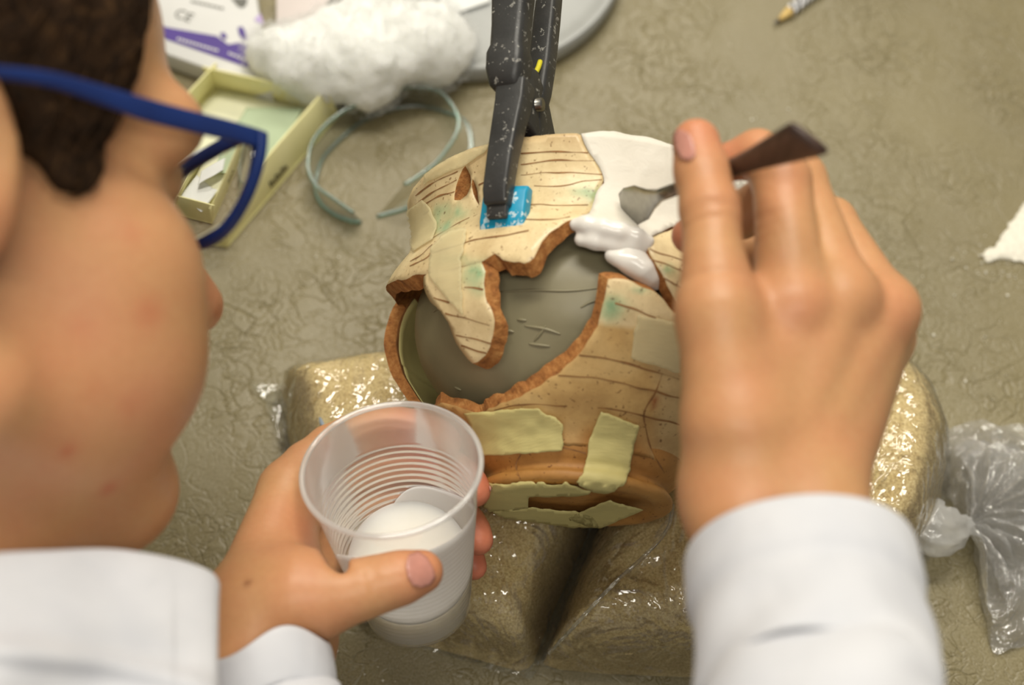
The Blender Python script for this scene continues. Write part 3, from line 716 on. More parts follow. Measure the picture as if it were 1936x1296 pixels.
hs = np.linspace(.0015, CH, 240); rip = .00012 * np.sin(hs * 2 * math.pi / .0029) * np.clip((.064 - hs) / .004, 0, 1) * np.clip((hs - .006) / .003, 0, 1)
prof = [(.0015, .0002), (.0012, .012), (.0004, .019), (.0002, .0205)] + [(h, cup_r(h) + dr) for h, dr in zip(hs, rip)]
mesh('cup_wall', ring(prof), rfaces(len(prof)), M_CUP, cup)
a_ = np.linspace(0, 2 * math.pi, 97)
M_CUPR = film('cup_rim_plastic', (.97, .97, .97, 1), .12, .1, 40, .05, .001, 300, .34)
tp = np.array([CB + CH * CN + (cup_r(CH) + .0006) * (math.cos(t) * CXv + math.sin(t) * CYv) for t in a_]); V, Fc = tube(tp, .0011, 12, caps=False); mesh('rolled_rim', V, Fc, M_CUPR, cup)
# plaster: level pool plus the film it left on the wall
far = cup_pt(.050, 170, -.0006)
lev = CB + CN * .027; lvz = lev[2]
def level_h(ang):
    lo_, hi_ = .001, CH
    for _ in range(40):
        mdl = .5 * (lo_ + hi_)
        if cup_pt(mdl, ang, -.0007)[2] < lvz: lo_ = mdl
        else: hi_ = mdl
    return lo_
N = 96; angs = np.linspace(0, 360, N, endpoint=False); LH = np.array([level_h(x) for x in angs]); rows = [np.array([CB + CN * .0022] * N)]
for s in np.linspace(0, 1, 14):
    rows.append(np.array([cup_pt(.0022 + (LH[i] - .0022) * s, angs[i], -.0007) for i in range(N)]))
cen_ = rows[-1].mean(0)
for s in (.7, .35, .02): rows.append(cen_ + (rows[-1] * 0 + np.array([cup_pt(LH[i], angs[i], -.0007) for i in range(N)]) - cen_) * s)
V = np.vstack(rows); Fc = rfaces(len(rows), N)
m = MT('liquid_plaster'); m.col(m.ramp(m.noise(40), [(.3, srgb(204, 197, 182)), (.7, srgb(212, 207, 194))])).set(Roughness=.22); m.b.inputs['Subsurface Weight'].default_value = .9; m.b.inputs['Subsurface Radius'].default_value = (1, .95, .85); m.b.inputs['Subsurface Scale'].default_value = .035; M_LIQ = m.m
pl = mesh('liquid_plaster', V, Fc, M_LIQ); pl.data.set_sharp_from_angle(angle=math.radians(35)); tag(pl, 'white liquid plaster pooled in the bottom of the plastic cup', 'plaster')
# coating on the back right of the wall above the pool
rows = []; ua = np.linspace(-125, 235, 180)
top_ = np.interp(ua, [-125, -110, -85, -50, 0, 50, 75, 100, 125, 150, 168, 185, 205, 235], [.020, .026, .044, .062, .066, .064, .058, .049, .0430, .0435, .0420, .036, .022, .020]); top_ = np.convolve(np.pad(top_, 8, mode='edge'), np.ones(17) / 17, 'valid') + .0004 * np.sin(ua * .12)
for s in np.linspace(0, 1, 10):
    rows.append(np.array([cup_pt(min(level_h(x), t - .0004) + (t - min(level_h(x), t - .0004)) * s - .001 * (1 - s), x, -.0006) for x, t in zip(ua, top_)]))
V = np.vstack(rows); Fc = [(j * 180 + i, j * 180 + i + 1, (j + 1) * 180 + i + 1, (j + 1) * 180 + i) for j in range(9) for i in range(179)]
M_CTG = film('thin_plaster_coating', (.95, .94, .91, 1), .0, .3, 40, .02, .001, 300, .94); o = mesh('plaster_coating', V, Fc, M_CTG, pl); s = o.modifiers.new('thickness', 'SOLIDIFY'); s.thickness = .0004; s.offset = 0

# ================================================================== PERSON: one body mesh grown from implicit limbs
def skin_cols(V, spots, base=(196, 149, 105)):
    """skin colour with redder, better perfused fingertips and knuckles"""
    b = np.array(srgb(*base)[:3]); red = np.array(srgb(204, 118, 94)[:3]); c = np.tile(b, (len(V), 1))
    n = vnoise(V, 70, 2) * .5 + vnoise(V, 160, 3) * .25; k = np.clip(.08 + .24 * n, 0, .45)[:, None]; c = c * (1 - k) + red * k
    for (p, r, s) in spots:
        g = s * np.exp(-((V - np.asarray(p)) ** 2).sum(1) / r ** 2)[:, None]; c = c * (1 - g) + red * g
    return c
BODY = []                                                # (verts, faces, colours)
def creased(p, d, marks):
    for (j, ax, wd, amp, rad) in marks:
        q = p - np.asarray(j, np.float32); s = q @ np.asarray(nrm(ax), np.float32); r2 = (q * q).sum(1)
        d = d + (amp * np.exp(-(s / wd) ** 2) * np.exp(-r2 / rad ** 2)).astype(np.float32)
    return d
# ---- right hand, holding the spatula
W1, W2 = P(1398, 938, .440), P(1528, 938, .442)
E1, E2 = P(1432, 1130, .416), P(1592, 1130, .418)
X1, X2 = P(1450, 1330, .392), P(1640, 1330, .394)
iM, mM, rM, pM = P(1495, 578, .452), P(1585, 565, .460), P(1668, 588, .472), P(1664, 640, .487)
tC, tM, tI, tT = P(1388, 800, .438), P(1357, 590, .442), P(1343, 400, .452), P(1316, 270, .462)
rh_palm = [[(W1, .0150), (iM, .0115)], [(W2 * .4 + W1 * .6, .0150), (mM, .0118)], [(W2 * .7 + W1 * .3, .0148), (rM, .0110)], [(W2, .0150), (pM, .0108)], [(W1, .015), (tC, .0158), (tM, .0120)], [(W1, .0150), (E1, .0160), (X1, .015)], [(W2, .0150), (E2, .0160), (X2, .015)]]
rh_f = [[(iM, .0115), (P(1478, 340, .466), .0093), (P(1432, 292, .478), .0080), (P(1382, 306, .481), .0068)],
        [(mM, .0115), (P(1508, 340, .482), .0093), (P(1400, 408, .503), .0080), (P(1304, 446, .507), .0066)],
        [(rM, .0108), (P(1570, 422, .500), .0088), (P(1480, 470, .520), .0076), (P(1402, 488, .525), .0064)],
        [(pM, .0100), (P(1592, 512, .515), .0078), (P(1510, 540, .530), .0066), (P(1452, 540, .534), .0056)]]
rh_t = [(tM, .0118), (P(1350, 500, .446), .0096), (tI, .0094), (P(1327, 325, .458), .0086), (tT, .0078)]
def rh(p):
    d = None
    for c in rh_palm:
        s = chain(p, c, .004); d = s if d is None else smin(d, s, .011)
    f = None
    for c in rh_f:
        s = chain(p, c, .0028); f = s if f is None else smin(f, s, .0016)
    d = smin(d, f, .0065)
    d = smin(d, chain(p, rh_t, .003), .0075)
    # knuckles and extensor tendons
    for k_, r_ in ((iM, .0085), (mM, .0088), (rM, .0082)):
        d = smin(d, np.sqrt(((p - (k_ - FW * .0045).astype(np.float32)) ** 2).sum(1)) - r_, .006)
    d = smin(d, cone(p, mM - FW * .0085, P(1475, 900, .430), .0032, .0028), .007)
    d = smin(d, cone(p, rM - FW * .008, P(1510, 890, .431), .003, .0026), .007)
    ax = tT - tI
    mk = [(P(1338, 398, .445), ax, .0010, .0009, .012), (P(1342, 384, .445), ax, .0008, .0006, .012), (P(1345, 420, .445), ax, .0009, .0007, .012), (P(1345, 520, .436), tI - tM, .0012, .0007, .014)]
    for y in (415, 440, 465): mk.append((P(1440, y, .458), iM - rh_f[0][1][0], .0009, .0006, .008))
    return creased(p, d, mk)
bb = np.array([q for c in rh_palm + rh_f + [rh_t] for q, _ in c])
V, Fc = nets(rh, bb.min(0) - .026, bb.max(0) + .026, .0013)
sp_ = [(tT, .012, .65), (tI, .009, .2), (rh_f[0][3][0], .011, .6), (rh_f[1][3][0], .012, .75), (rh_f[0][1][0] - FW * .008, .008, .25), (iM - FW * .012, .011, .28), (rM - FW * .01, .01, .3), (P(1400, 560, .45), .008, .35)]
BODY.append((V, Fc, skin_cols(V, sp_)))
RH_BVH = BVHTree.FromPolygons([tuple(v) for v in V], [tuple(map(int, f)) for f in Fc])
# ---- left hand, wrapped round the cup
def wrap(seq, n=12):
    s = np.array(seq, float); u = np.linspace(0, 1, len(s)); q = np.linspace(0, 1, n); r = np.stack([np.interp(q, u, s[:, k]) for k in range(4)], 1)
    ker = np.array([.25, .5, .25]); 
    for k in range(4): r[1:-1, k] = np.convolve(r[:, k], ker, 'valid')
    return [(cup_pt(h, a, off + rr * .93), rr) for (a, h, off, rr) in r]      # off: gap between finger and wall
lf = [wrap([(-112, .064, .004, .0098), (-160, .0655, .000, .0086), (178, .0660, .000, .0080), (150, .0620, .0, .0072), (139, .0610, .0, .0066)][:2] + [(-182, .0660, .000, .0080), (-210, .0625, .0, .0072), (-219, .0610, .0, .0064)]),
      wrap([(-116, .047, .006, .0098), (-160, .0500, .000, .0086), (-195, .0480, .0, .0080), (-229, .0465, .0, .0074), (-246, .0455, .0, .0062)]),
      wrap([(-118, .030, .007, .0094), (-160, .0320, .000, .0084), (-195, .0290, .0, .0078), (-232, .0250, .0, .0072), (-252, .0215, .0, .0062)]),
      wrap([(-120, .015, .008, .0086), (-160, .0150, .000, .0074), (-200, .0120, .0, .0068), (-232, .0085, .0, .0062), (-250, .0055, .0, .0053)])]
lI, lM, lR, lP = [f[0][0] for f in lf]
LW1, LW2 = P(470, 1160, .500), P(545, 1212, .520)
LE1, LE2 = P(462, 1330, .486), P(532, 1330, .494)
LX1, LX2 = P(465, 1480, .472), P(530, 1480, .480)
lt = [(P(575, 1128, .497), .0150), (P(618, 1128, .496), .0118), (P(665, 1120, .495), .0100), (P(705, 1108, .4955), .0096), (P(755, 1094, .4965), .0088), (P(796, 1082, .499), .0078)]
lh_palm = [[(LW1, .0155), (lI, .0110)], [(LW1 * .65 + LW2 * .35, .0150), (lM, .0112)], [(LW1 * .35 + LW2 * .65, .0150), (lR, .0108)], [(LW2, .0150), (lP, .0100)], [(LW1 * .5 + LW2 * .5, .0165), (P(545, 1130, .500), .0165), lt[0]],
           [(LW1, .0160), (LE1, .0150), (LX1, .017)], [(LW2, .0160), (LE2, .0150), (LX2, .017)]]
def lh(p):
    d = None
    for c in lh_palm:
        s = chain(p, c, .004); d = s if d is None else smin(d, s, .010)
    f = None
    for c in lf:
        s = chain(p, c, .002); f = s if f is None else smin(f, s, .0014)
    d = smin(d, f, .006); d = smin(d, chain(p, lt, .004), .008)
    # keep clear of the cup
    q = p - CB.astype(np.float32); h = q @ CN.astype(np.float32); rad = np.sqrt(np.maximum((q * q).sum(1) - h * h, 0))
    cs = (rad - (.021 + .0112 * h / CH) - .0004) * .99; cs = np.where((h > -.001) & (h < CH + .002), cs, np.maximum(cs, np.maximum(-h - .0005, h - CH - .0015)))
    d = np.maximum(d, -cs)
    for (x, y, r_) in ((611, 1004, .0016), (618, 1020, .0030), (627, 1038, .0040), (637, 1057, .0038), (646, 1073, .0024)):
        d = -smin(-d, cone(p, P(x, y, .470), P(x, y, .545), r_, r_), .0015)
    ax = lt[5][0] - lt[3][0]; mk = [(P(706, 1100, .486), ax, .0010, .0008, .011), (P(698, 1104, .486), ax, .0009, .0006, .011), (P(716, 1100, .486), ax, .0009, .0005, .010)]
    return creased(p, d, mk)
bb = np.array([q for c in lh_palm + lf + [lt] for q, _ in c])
V, Fc = nets(lh, bb.min(0) - .026, bb.max(0) + .026, .0013)
sp_ = [(lt[5][0], .013, .5)] + [(f[-1][0], .016, .85) for f in lf] + [(f[-5][0], .012, .45) for f in lf] + [(P(590, 1010, .52), .012, .35), (P(600, 1160, .50), .016, .25), (P(560, 1060, .50), .012, .2)]
lcol = skin_cols(V, sp_)
V_ = V; LH_BVH = BVHTree.FromPolygons([tuple(v) for v in V], [tuple(map(int, f)) for f in Fc])

h_ = hit(LH_BVH, 468, 1103); g_ = np.exp(-((V_ - h_[0]) ** 2).sum(1) / .0013 ** 2)[:, None]; lcol = lcol * (1 - g_ * .8) + np.array(srgb(120, 66, 40)[:3]) * g_ * .8
BODY.append((V, Fc, lcol))
m = MT('skin'); c = m.attr(); c = m.mix(.22, c, m.ramp(m.noise(420, 4, .6), [(.3, (.72, .55, .45)), (.7, (1, 1, 1))]), 'MULTIPLY')
m.col(c).set(Roughness=.42); m.b.inputs['Subsurface Weight'].default_value = .22; m.b.inputs['Subsurface Radius'].default_value = (1, .35, .18); m.b.inputs['Subsurface Scale'].default_value = .006
m.b.inputs['Specular IOR Level'].default_value = .38
m.bump(m.noise(900, 3, .6), .14, .0004); M_SKIN = m.m
M_NAIL = simple('fingernail', (188, 132, 118), .25, .08, 300)

# ================================================================== SPATULA
h0 = hit(POT_BVH, 1186, 412); S0 = h0[0] + h0[1] * .0050; S2 = P(1528, 262, .415)
sdir = nrm(S2 - S0); SL = np.linalg.norm(S2 - S0)
spat = empty('spatula', tuple(S0)); tag(spat, 'small metal spatula with dark flared wooden handle, pressed against the white plaster', 'spatula')
wv0 = nrm(np.cross(sdir, nrm(S0 - CAM))); wv1 = nrm(P(1558, 276, .415) - P(1492, 236, .415)); wv1 = nrm(wv1 - sdir * (wv1 @ sdir))
if wv0 @ wv1 < 0: wv0 = -wv0
def bar(secs, mat, name, n=14):
    """secs: (s, half width, half thickness)"""
    V = []
    for (s, a, b) in secs:
        wv = nrm(wv0 * (1 - s) + wv1 * s); tv = np.cross(sdir, wv); c0 = S0 + sdir * SL * s
        for k in range(n):
            t = 2 * math.pi * k / n; cs, sn = math.cos(t), math.sin(t)
            V.append(c0 + wv * a * np.sign(cs) * abs(cs) ** .6 + tv * b * np.sign(sn) * abs(sn) ** .8)
    m_ = len(secs); Fc = [(i * n + k, i * n + (k + 1) % n, (i + 1) * n + (k + 1) % n, (i + 1) * n + k) for i in range(m_ - 1) for k in range(n)]
    Fc += [tuple(range(n))[::-1], tuple((m_ - 1) * n + k for k in range(n))]
    return mesh(name, V, Fc, mat, spat)
M_STEEL = simple('brushed_steel', (150, 148, 142), .28, .1, 300, Metallic=1.0)
m = MT('dark_wood_handle'); sc_ = m.n.new('ShaderNodeMapping'); sc_.inputs['Scale'].default_value = (40, 6, 6); m.l.new(m.co, sc_.inputs[0])
m.col(m.ramp(m.noise(14, 4, .6, 0, sc_.outputs[0]), [(.3, srgb(46, 32, 27)), (.7, srgb(84, 62, 52))])).set(Roughness=.45); M_WOOD = m.m
bar([(-.055, .0030, .0003), (-.045, .0062, .0004), (0, .0074, .0005), (.08, .0068, .0006), (.14, .0040, .0010), (.20, .0024, .0016), (.42, .0022, .0016)], M_STEEL, 'blade')
bar([(.40, .0026, .0024), (.42, .0034, .0030), (.55, .0032, .0026), (.66, .0030, .0022), (.76, .0040, .0021), (.88, .0058, .0020), (.97, .0072, .0019), (1.0, .0074, .0017), (1.012, .0068, .0010)], M_WOOD, 'handle')

# ---- head and neck (local axes: forward, right, up)
HB = np.array([[.6954, .7107, -.1066], [.4150, -.2761, .8669], [-.5867, .6471, .4869]]); HO = np.array([-.1939, -.1122, .2873])
def hl(f, r, u): return HO + HB @ np.array([f, r, u])
def head_local(q):
    e = lambda c, r: ellip(q, c, np.eye(3), r)
    s = lambda c, r: np.sqrt(((q - np.array(c, np.float32)) ** 2).sum(1)) - r
    d = e((-.008, 0, .046), (.093, .073, .083))
    d = smin(d, e((.036, 0, -.030), (.052, .060, .082)), .03)
    d = smin(d, e((.047, 0, .045), (.047, .063, .050)), .02)
    for k in (-1, 1):
        d = smin(d, cone(q, (.006, k * .050, -.066), (.068, k * .014, -.100), .017, .015), .018)
        d = smin(d, s((.059, k * .044, -.032), .0235), .018)
        d = smin(d, s((.059, k * .037, -.062), .0245), .022)
        d = smin(d, cone(q, (.082, k * .008, .022), (.078, k * .047, .012), .011, .0118), .014)
        d = smin(d, s((.101, k * .011, -.047), .0078), .008)
    d = smin(d, s((.077, 0, -.101), .0160), .014)
    d = smin(d, cone(q, (.087, 0, .002), (.1125, 0, -.041), .008, .0098), .012)
    d = smin(d, e((.090, 0, -.070), (.011, .022, .0065)), .006); d = smin(d, e((.0875, 0, -.081), (.011, .019, .0065)), .006)
    for k in (-1, 1):
        d = -smin(-d, s((.099, k * .034, -.003), .0185), .008)
        d = smin(d, s((.0755, k * .033, -.002), .0130), .003)
        ear = e((-.004, k * .074, -.004), (.018, .007, .031)); ear = -smin(-ear, e((0, k * .083, .002), (.011, .007, .02)), .004)
        d = smin(d, ear, .005)
    d = smin(d, cone(q, (.060, 0, -.100), (.0, 0, -.118), .020, .036), .02)
    d = smin(d, cone(q, (-.024, 0, -.05), (-.045, 0, -.21), .053, .058), .022)
    return d
HBi = HB.astype(np.float32)
def headf(p): return head_local((p - HO.astype(np.float32)) @ HBi)
corn = np.array([hl(f, r, u) for f in (-.12, .135) for r in (-.1, .1) for u in (-.25, .15)])
HV, HF = nets(headf, corn.min(0), corn.max(0), .0022)
sp_ = [(hl(.112, 0, -.042), .012, .7), (hl(.092, 0, -.075), .014, .6), (hl(.03, .06, -.06), .03, .15), (hl(.055, .055, -.075), .012, .18), (hl(0, .08, -.03), .015, .3)]
# a few small blemishes on the cheek and jaw
for (x, y, r_, s_) in [(283, 590, .005, .35), (128, 853, .0022, .6), (205, 925, .0025, .7), (245, 770, .005, .2), (180, 740, .005, .2), (150, 620, .004, .2)]:
    pass
hc = skin_cols(HV, sp_); HEAD_BVH = BVHTree.FromPolygons([tuple(v) for v in HV], [tuple(map(int, f)) for f in HF])
for (x, y, r_, s_) in [(283, 590, .005, .35), (128, 853, .0022, .6), (205, 925, .0025, .7), (245, 770, .005, .2), (180, 740, .005, .2), (150, 620, .004, .2), (250, 440, .004, .25)]:
    h = hit(HEAD_BVH, x, y)
    if h:
        g = s_ * np.exp(-((HV - h[0]) ** 2).sum(1) / r_ ** 2)[:, None]; hc = hc * (1 - g) + np.array(srgb(184, 92, 66)[:3]) * g
BODY.append((HV, HF, hc))

# ---- trunk and arms under the coat (low detail, joins head and hands)
elR, shR, shL, elL = np.array([.13, -.42, .245]), np.array([0, -.43, .17]), np.array([-.36, -.43, .16]), np.array([-.20, -.44, .10])
wrR, wrL = (X1 + X2) / 2, (LX1 + LX2) / 2
def trunk(p, g=0.0):
    d = cone(p, shL, shR, .055 + g, .055 + g); d = smin(d, cone(p, (-.18, -.46, .12), (-.18, -.54, -.34), .115 + g, .125 + g), .05)
    d = smin(d, cone(p, shR, elR, .046 + g, .036 + g), .03); d = smin(d, cone(p, elR, wrR, .036 + g, .027 + g * .7), .012)
    d = smin(d, cone(p, shL, elL, .046 + g, .036 + g), .03); d = smin(d, cone(p, elL, wrL, .036 + g, .022 + g * .5), .012)
    return smin(d, cone(p, hl(-.04, 0, -.15), (-.18, -.42, .15), .05 + g * .0, .07 + g), .03)
V, Fc = nets(trunk, (-.46, -.70, -.50), (.22, -.12, .30), .009); BODY.append((V, Fc, skin_cols(V, [])))

# ================================================================== HAIR
def hair_f(p):
    q = (p - HO.astype(np.float32)) @ HBi; f, r, u = q[:, 0], q[:, 1], q[:, 2]
    ang = np.arctan2(r, f + .02)
    d = ellip(q, (-.010, 0, .047), np.eye(3), (.100, .0765, .091)) + (.0022 * vnoise(q, 60, 3) + .0016 * vnoise(q * np.array([60, 60, 240]), 1, 5)).astype(np.float32)
    d = smin(d, ellip(q, (-.045, 0, .0), np.eye(3), (.062, .070, .075)), .02)
    # hairline: temple slants down and back into a sideburn, then round the ear
    line = np.interp(f, [-.06, -.02, .006, .014, .030, .042, .050, .060, .068, .09], [-.07, -.035, .018, .004, -.012, -.006, .006, .026, .046, .10]).astype(np.float32)
    cut = (line - u) * .75 + .0045 * vnoise(q * np.array([1, 1, .5]), 150, 7).astype(np.float32)
    body = smin(d, headf(p) - .0038, .006)
    return np.maximum(body, np.maximum(cut, f - .075))
V, Fc = nets(hair_f, corn.min(0), corn.max(0), .0022)
m = MT('dark_brown_hair'); mp = m.n.new('ShaderNodeMapping'); mp.inputs['Scale'].default_value = (1, 1, 1); m.l.new(m.co, mp.inputs[0])
hn = m.noise(150, 5, .7, 1.2); m.col(m.ramp(hn, [(.3, srgb(26, 17, 10)), (.55, srgb(54, 37, 22)), (.75, srgb(92, 66, 40))])).set(Roughness=.8); m.b.inputs['Specular IOR Level'].default_value = .12; m.bump(m.noise(260, 4, .7, 2.0), .9, .002); M_HAIR = m.m
HAIR = (V, Fc)
# loose strands lying over the cap
SV_, SF_ = [], []; hb = BVHTree.FromPolygons([tuple(v) for v in V], [tuple(map(int, f)) for f in Fc]); g = np.random.default_rng(4); cnt_ = 0
hq = (V - HO) @ HB; seeds = np.where((hq[:, 1] > .0) & (hq[:, 2] > -.03))[0]
for k in g.choice(seeds, 520):
    p = V[k].copy(); dv = HB @ nrm(np.array([-.35 + g.normal(0, .25), g.normal(0, .12), -.75 + g.normal(0, .2)])); pts = []
    for s in range(9):
        h = hb.find_nearest(Vector(p)); pts.append(np.array(h[0]) + np.array(h[1]) * (.0006 + .0007 * math.sin(s * .7 + k))); p = pts[-1] + dv * .0040
    v, f = tube(pts, np.linspace(.00045, .00012, 9), 4, caps=False); SV_.append(v); SF_ += [tuple(i + cnt_ for i in t) for t in f]; cnt_ += len(v)
STRANDS = (np.vstack(SV_), SF_)

# ================================================================== GLASSES
m = MT('blue_acetate'); m.col(m.ramp(m.noise(50), [(.3, srgb(4, 34, 92)), (.7, srgb(7, 42, 106))])).set(Roughness=.5); M_BLUE = m.m
gl = empty('eyeglasses', tuple(hl(.10, .03, -.01))); tag(gl, 'blue plastic framed eyeglasses worn on the face', 'glasses')
hu, hr_, hf = HB[:, 2], HB[:, 1], HB[:, 0]
def strip(secs, up_v, th_v, mat, name, mirror=False):
    """secs: (centre, half height, half thickness)"""
    V = []
    for (c0, a, b) in secs:
        for (i, j) in ((-1, -1), (1, -1), (1, 1), (-1, 1)): V.append(c0 + up_v * a * i + th_v * b * j)
    V = np.array(V)
    if mirror:
        q = (V - HO) @ HB; q[:, 1] *= -1; V = HO + q @ HB.T
    m_ = len(secs); Fc = [(i * 4 + k, i * 4 + (k + 1) % 4, (i + 1) * 4 + (k + 1) % 4, (i + 1) * 4 + k) for i in range(m_ - 1) for k in range(4)] + [(3, 2, 1, 0), tuple((m_ - 1) * 4 + k for k in range(4))]
    if mirror: Fc = [f[::-1] for f in Fc]
    return bevel(mesh(name, V, Fc, mat, gl), .0007, 2)
tc = spline(np.array([(-190, 150, .338), (-90, 128, .352), (0, 137, .366), (100, 152, .381), (200, 183, .397), (270, 206, .408), (350, 227, .421), (430, 246, .436), (488, 262, .446)], float), 40)
th_ = np.interp(tc[:, 0], [-190, 0, 120, 270, 400, 488], [.0016, .0016, .0023, .0034, .0032, .0030])
secs = [(P(*c), h, .0012) for c, h in zip(tc, th_)]
pv = nrm(UP + .2 * RT)
for mir in (False, True): strip(secs, nrm(hu - .0 * hr_), hr_, M_BLUE, 'temple_arm', mir)
rim_px = np.array([(488, 258, .446), (488, 300, .446), (481, 345, .448), (463, 392, .452), (434, 430, .457), (398, 455, .464), (364, 462, .471), (336, 448, .479), (318, 415, .486), (316, 375, .490), (334, 343, .489), (368, 314, .480), (405, 287, .469), (440, 267, .459), (470, 256, .451)])
R3 = np.array([P(*p) for p in rim_px]); lc = R3.mean(0); _u, _s, _vt = np.linalg.svd(R3 - lc); lx, ly, lz = _vt
if lz @ hf < 0: lz = -lz
q2 = np.stack([(R3 - lc) @ lx, (R3 - lc) @ ly], 1)
q2 = spline(np.vstack([q2, q2[:1]]), 73)[:-1]
def make_front(mir):
    mm = lambda V: (HO + (((V - HO) @ HB) * np.array([1, -1, 1])) @ HB.T) if mir else V
    loop = lc + q2[:, :1] * lx + q2[:, 1:] * ly; loop = np.vstack([loop, loop[:1]])
    V = []; Fc = []; n_ = len(loop); T = np.gradient(loop, axis=0); T[0] = T[-1] = loop[1] - loop[-2]
    for i in range(n_):
        o_ = nrm(np.cross(T[i], lz)); hw = .0016 + .0011 * max(0, (loop[i] - lc) @ nrm(hu) / .02)
        for (a, b) in ((-1, -1), (1, -1), (1, 1), (-1, 1)): V.append(loop[i] + o_ * a * hw + lz * b * .0016)
    Fc = [(i * 4 + k, i * 4 + (k + 1) % 4, (i + 1) * 4 + (k + 1) % 4, (i + 1) * 4 + k) for i in range(n_ - 1) for k in range(4)]
    bevel(mesh('rim', mm(np.array(V)), Fc, M_BLUE, gl), .0005, 2)
    v, ff = tri2d(q2 * .985, .0022); r2 = (v ** 2).sum(1); b3 = lc + v[:, :1] * lx + v[:, 1:] * ly
    V, Fc, _ = shell(b3 + lz * .0009 - lz * (r2 / 1.2)[:, None], b3 - lz * (.0004 + r2 / (2 * .17))[:, None], ff); V = mm(V)
    mg = MT('spectacle_lens'); mg.set(Roughness=0.0, IOR=1.5); mg.b.inputs['Transmission Weight'].default_value = 1.0; mg.col((1, 1, 1, 1))
    o = mesh('lens', V, Fc, mg.m, gl)
    bm = bmesh.new(); bm.from_mesh(o.data); bmesh.ops.recalc_face_normals(bm, faces=bm.faces); bm.to_mesh(o.data); bm.free()
make_front(False); make_front(True)
inner = R3[9]; qi = (inner - HO) @ HB; br = [HO + HB @ np.array([qi[0] + .004 * (1 - (s) ** 2), qi[1] * s, qi[2] + .004 + .002 * (1 - s * s)]) for s in np.linspace(1, -1, 13)]
V, Fc = tube(br, .0022, 10); mesh('bridge', V, Fc, M_BLUE, gl)

# ================================================================== WHITE COAT
m = MT('white_coat_cotton'); cn_ = m.noise(30, 3); m.col(m.ramp(cn_, [(.3, srgb(196, 198, 205)), (.7, srgb(209, 210, 215))])).set(Roughness=.85)
m.b.inputs['Sheen Weight'].default_value = .1; m.bump(m.noise(700, 2), .1, .0003); m.bump(m.noise(24, 3, .5, .6), .25, .006); M_COAT = m.m
COAT = []
def sleeve(ax, rad, seed, wav, hem, n=72, mrows=60, squash=1.0):
    c = spline(np.array(ax), mrows); r = np.interp(np.linspace(0, 1, mrows), np.linspace(0, 1, len(rad)), rad)
    T = np.gradient(c, axis=0); T /= np.linalg.norm(T, axis=1)[:, None]; x = nrm(np.cross(T[0], -FW)); V = []
    s = np.r_[0, np.cumsum(np.linalg.norm(np.diff(c, axis=0), axis=1))]
    for i in range(mrows):
        x = nrm(x - T[i] * (x @ T[i])); y = np.cross(T[i], x)
        for k in range(n):
            a = 2 * math.pi * k / n; e_ = wav(a) * math.exp(-s[i] / .02)
            rr = r[i] + (.0014 if s[i] < hem else 0) - .0009 * math.exp(-((s[i] - hem) / .0016) ** 2)
            rr += (.0015 * math.sin(3 * a + s[i] * 70 + seed) * math.sin(s[i] * 75 + 2 * a) + .0012 * math.sin(5 * a - s[i] * 130 + seed)) * min(1, max(0, s[i] - hem) / .02)
            V.append(c[i] + rr * (math.cos(a) * x + squash * math.sin(a) * y) - T[i] * e_)
    Fc = [(i * n + k, i * n + (k + 1) % n, (i + 1) * n + (k + 1) % n, (i + 1) * n + k) for i in range(mrows - 1) for k in range(n)]
    return np.array(V), Fc
A0 = P(1512, 1062, .424)
COAT.append(('sleeve', *sleeve([A0, P(1522, 1130, .415), P(1540, 1240, .401), P(1560, 1360, .386), P(1580, 1470, .373), elR], [.0322, .0330, .0350, .0375, .040, .050], 1, lambda a: .0012 * math.sin(2 * a + 1), .019)))
COAT.append(('sleeve', *sleeve([P(476, 1236, .492), P(486, 1300, .488), P(494, 1380, .481), P(500, 1470, .474), elL], [.0250, .0268, .0290, .031, .048], 4, lambda a: .0028 * math.sin(3 * a + 2.2) + .001 * math.sin(5 * a), .016, squash=.95)))
# collar and shoulder panel: an outer sheet folded over at the top edge and down the inside
cx_ = [-190, -90, 0, 100, 200, 270, 330, 375, 402, 412]; ct = [1085, 1064, 1051, 1046, 1044, 1050, 1062, 1077, 1092, 1112]; dt = [.378, .386, .394, .406, .419, .427, .433, .437, .440, .442]
NC = 90; tp_ = spline(np.array(list(zip(cx_, ct, dt)), float), NC); rows = []
for s in np.linspace(1, 0, 8): rows.append([(x, y + 70 * s, d + .004 + .010 * s ** .5) for x, y, d in tp_])
rows.append([(x, y - 3, d + .0015) for x, y, d in tp_])
for s in np.linspace(0, 1, 46):
    rows.append([(x + (-14 * s if x > 330 else 0) * (1 - s), y + 4 + (1470 - y) * s, d - .045 * s ** .9 + .0035 * math.sin(3.2 * s * math.pi + x * .011) * s - .004 * math.exp(-((s - .42 - x * .00035) / .05) ** 2)) for x, y, d in tp_])
V = np.array([P(*q) for r in rows for q in r]); V = V + (vnoise(V, 45, 3) * .0016)[:, None] * FW
Fc = [(j * NC + i, j * NC + i + 1, (j + 1) * NC + i + 1, (j + 1) * NC + i) for j in range(len(rows) - 1) for i in range(NC - 1)]
COAT.append(('collar', V, Fc))
V, Fc = nets(lambda p: np.maximum(trunk(p, .012), np.maximum(p[:, 1] + .285, -.36 - p[:, 2])), (-.48, -.72, -.40), (.24, -.20, .32), .009); COAT.append(('coat_body', V, Fc))

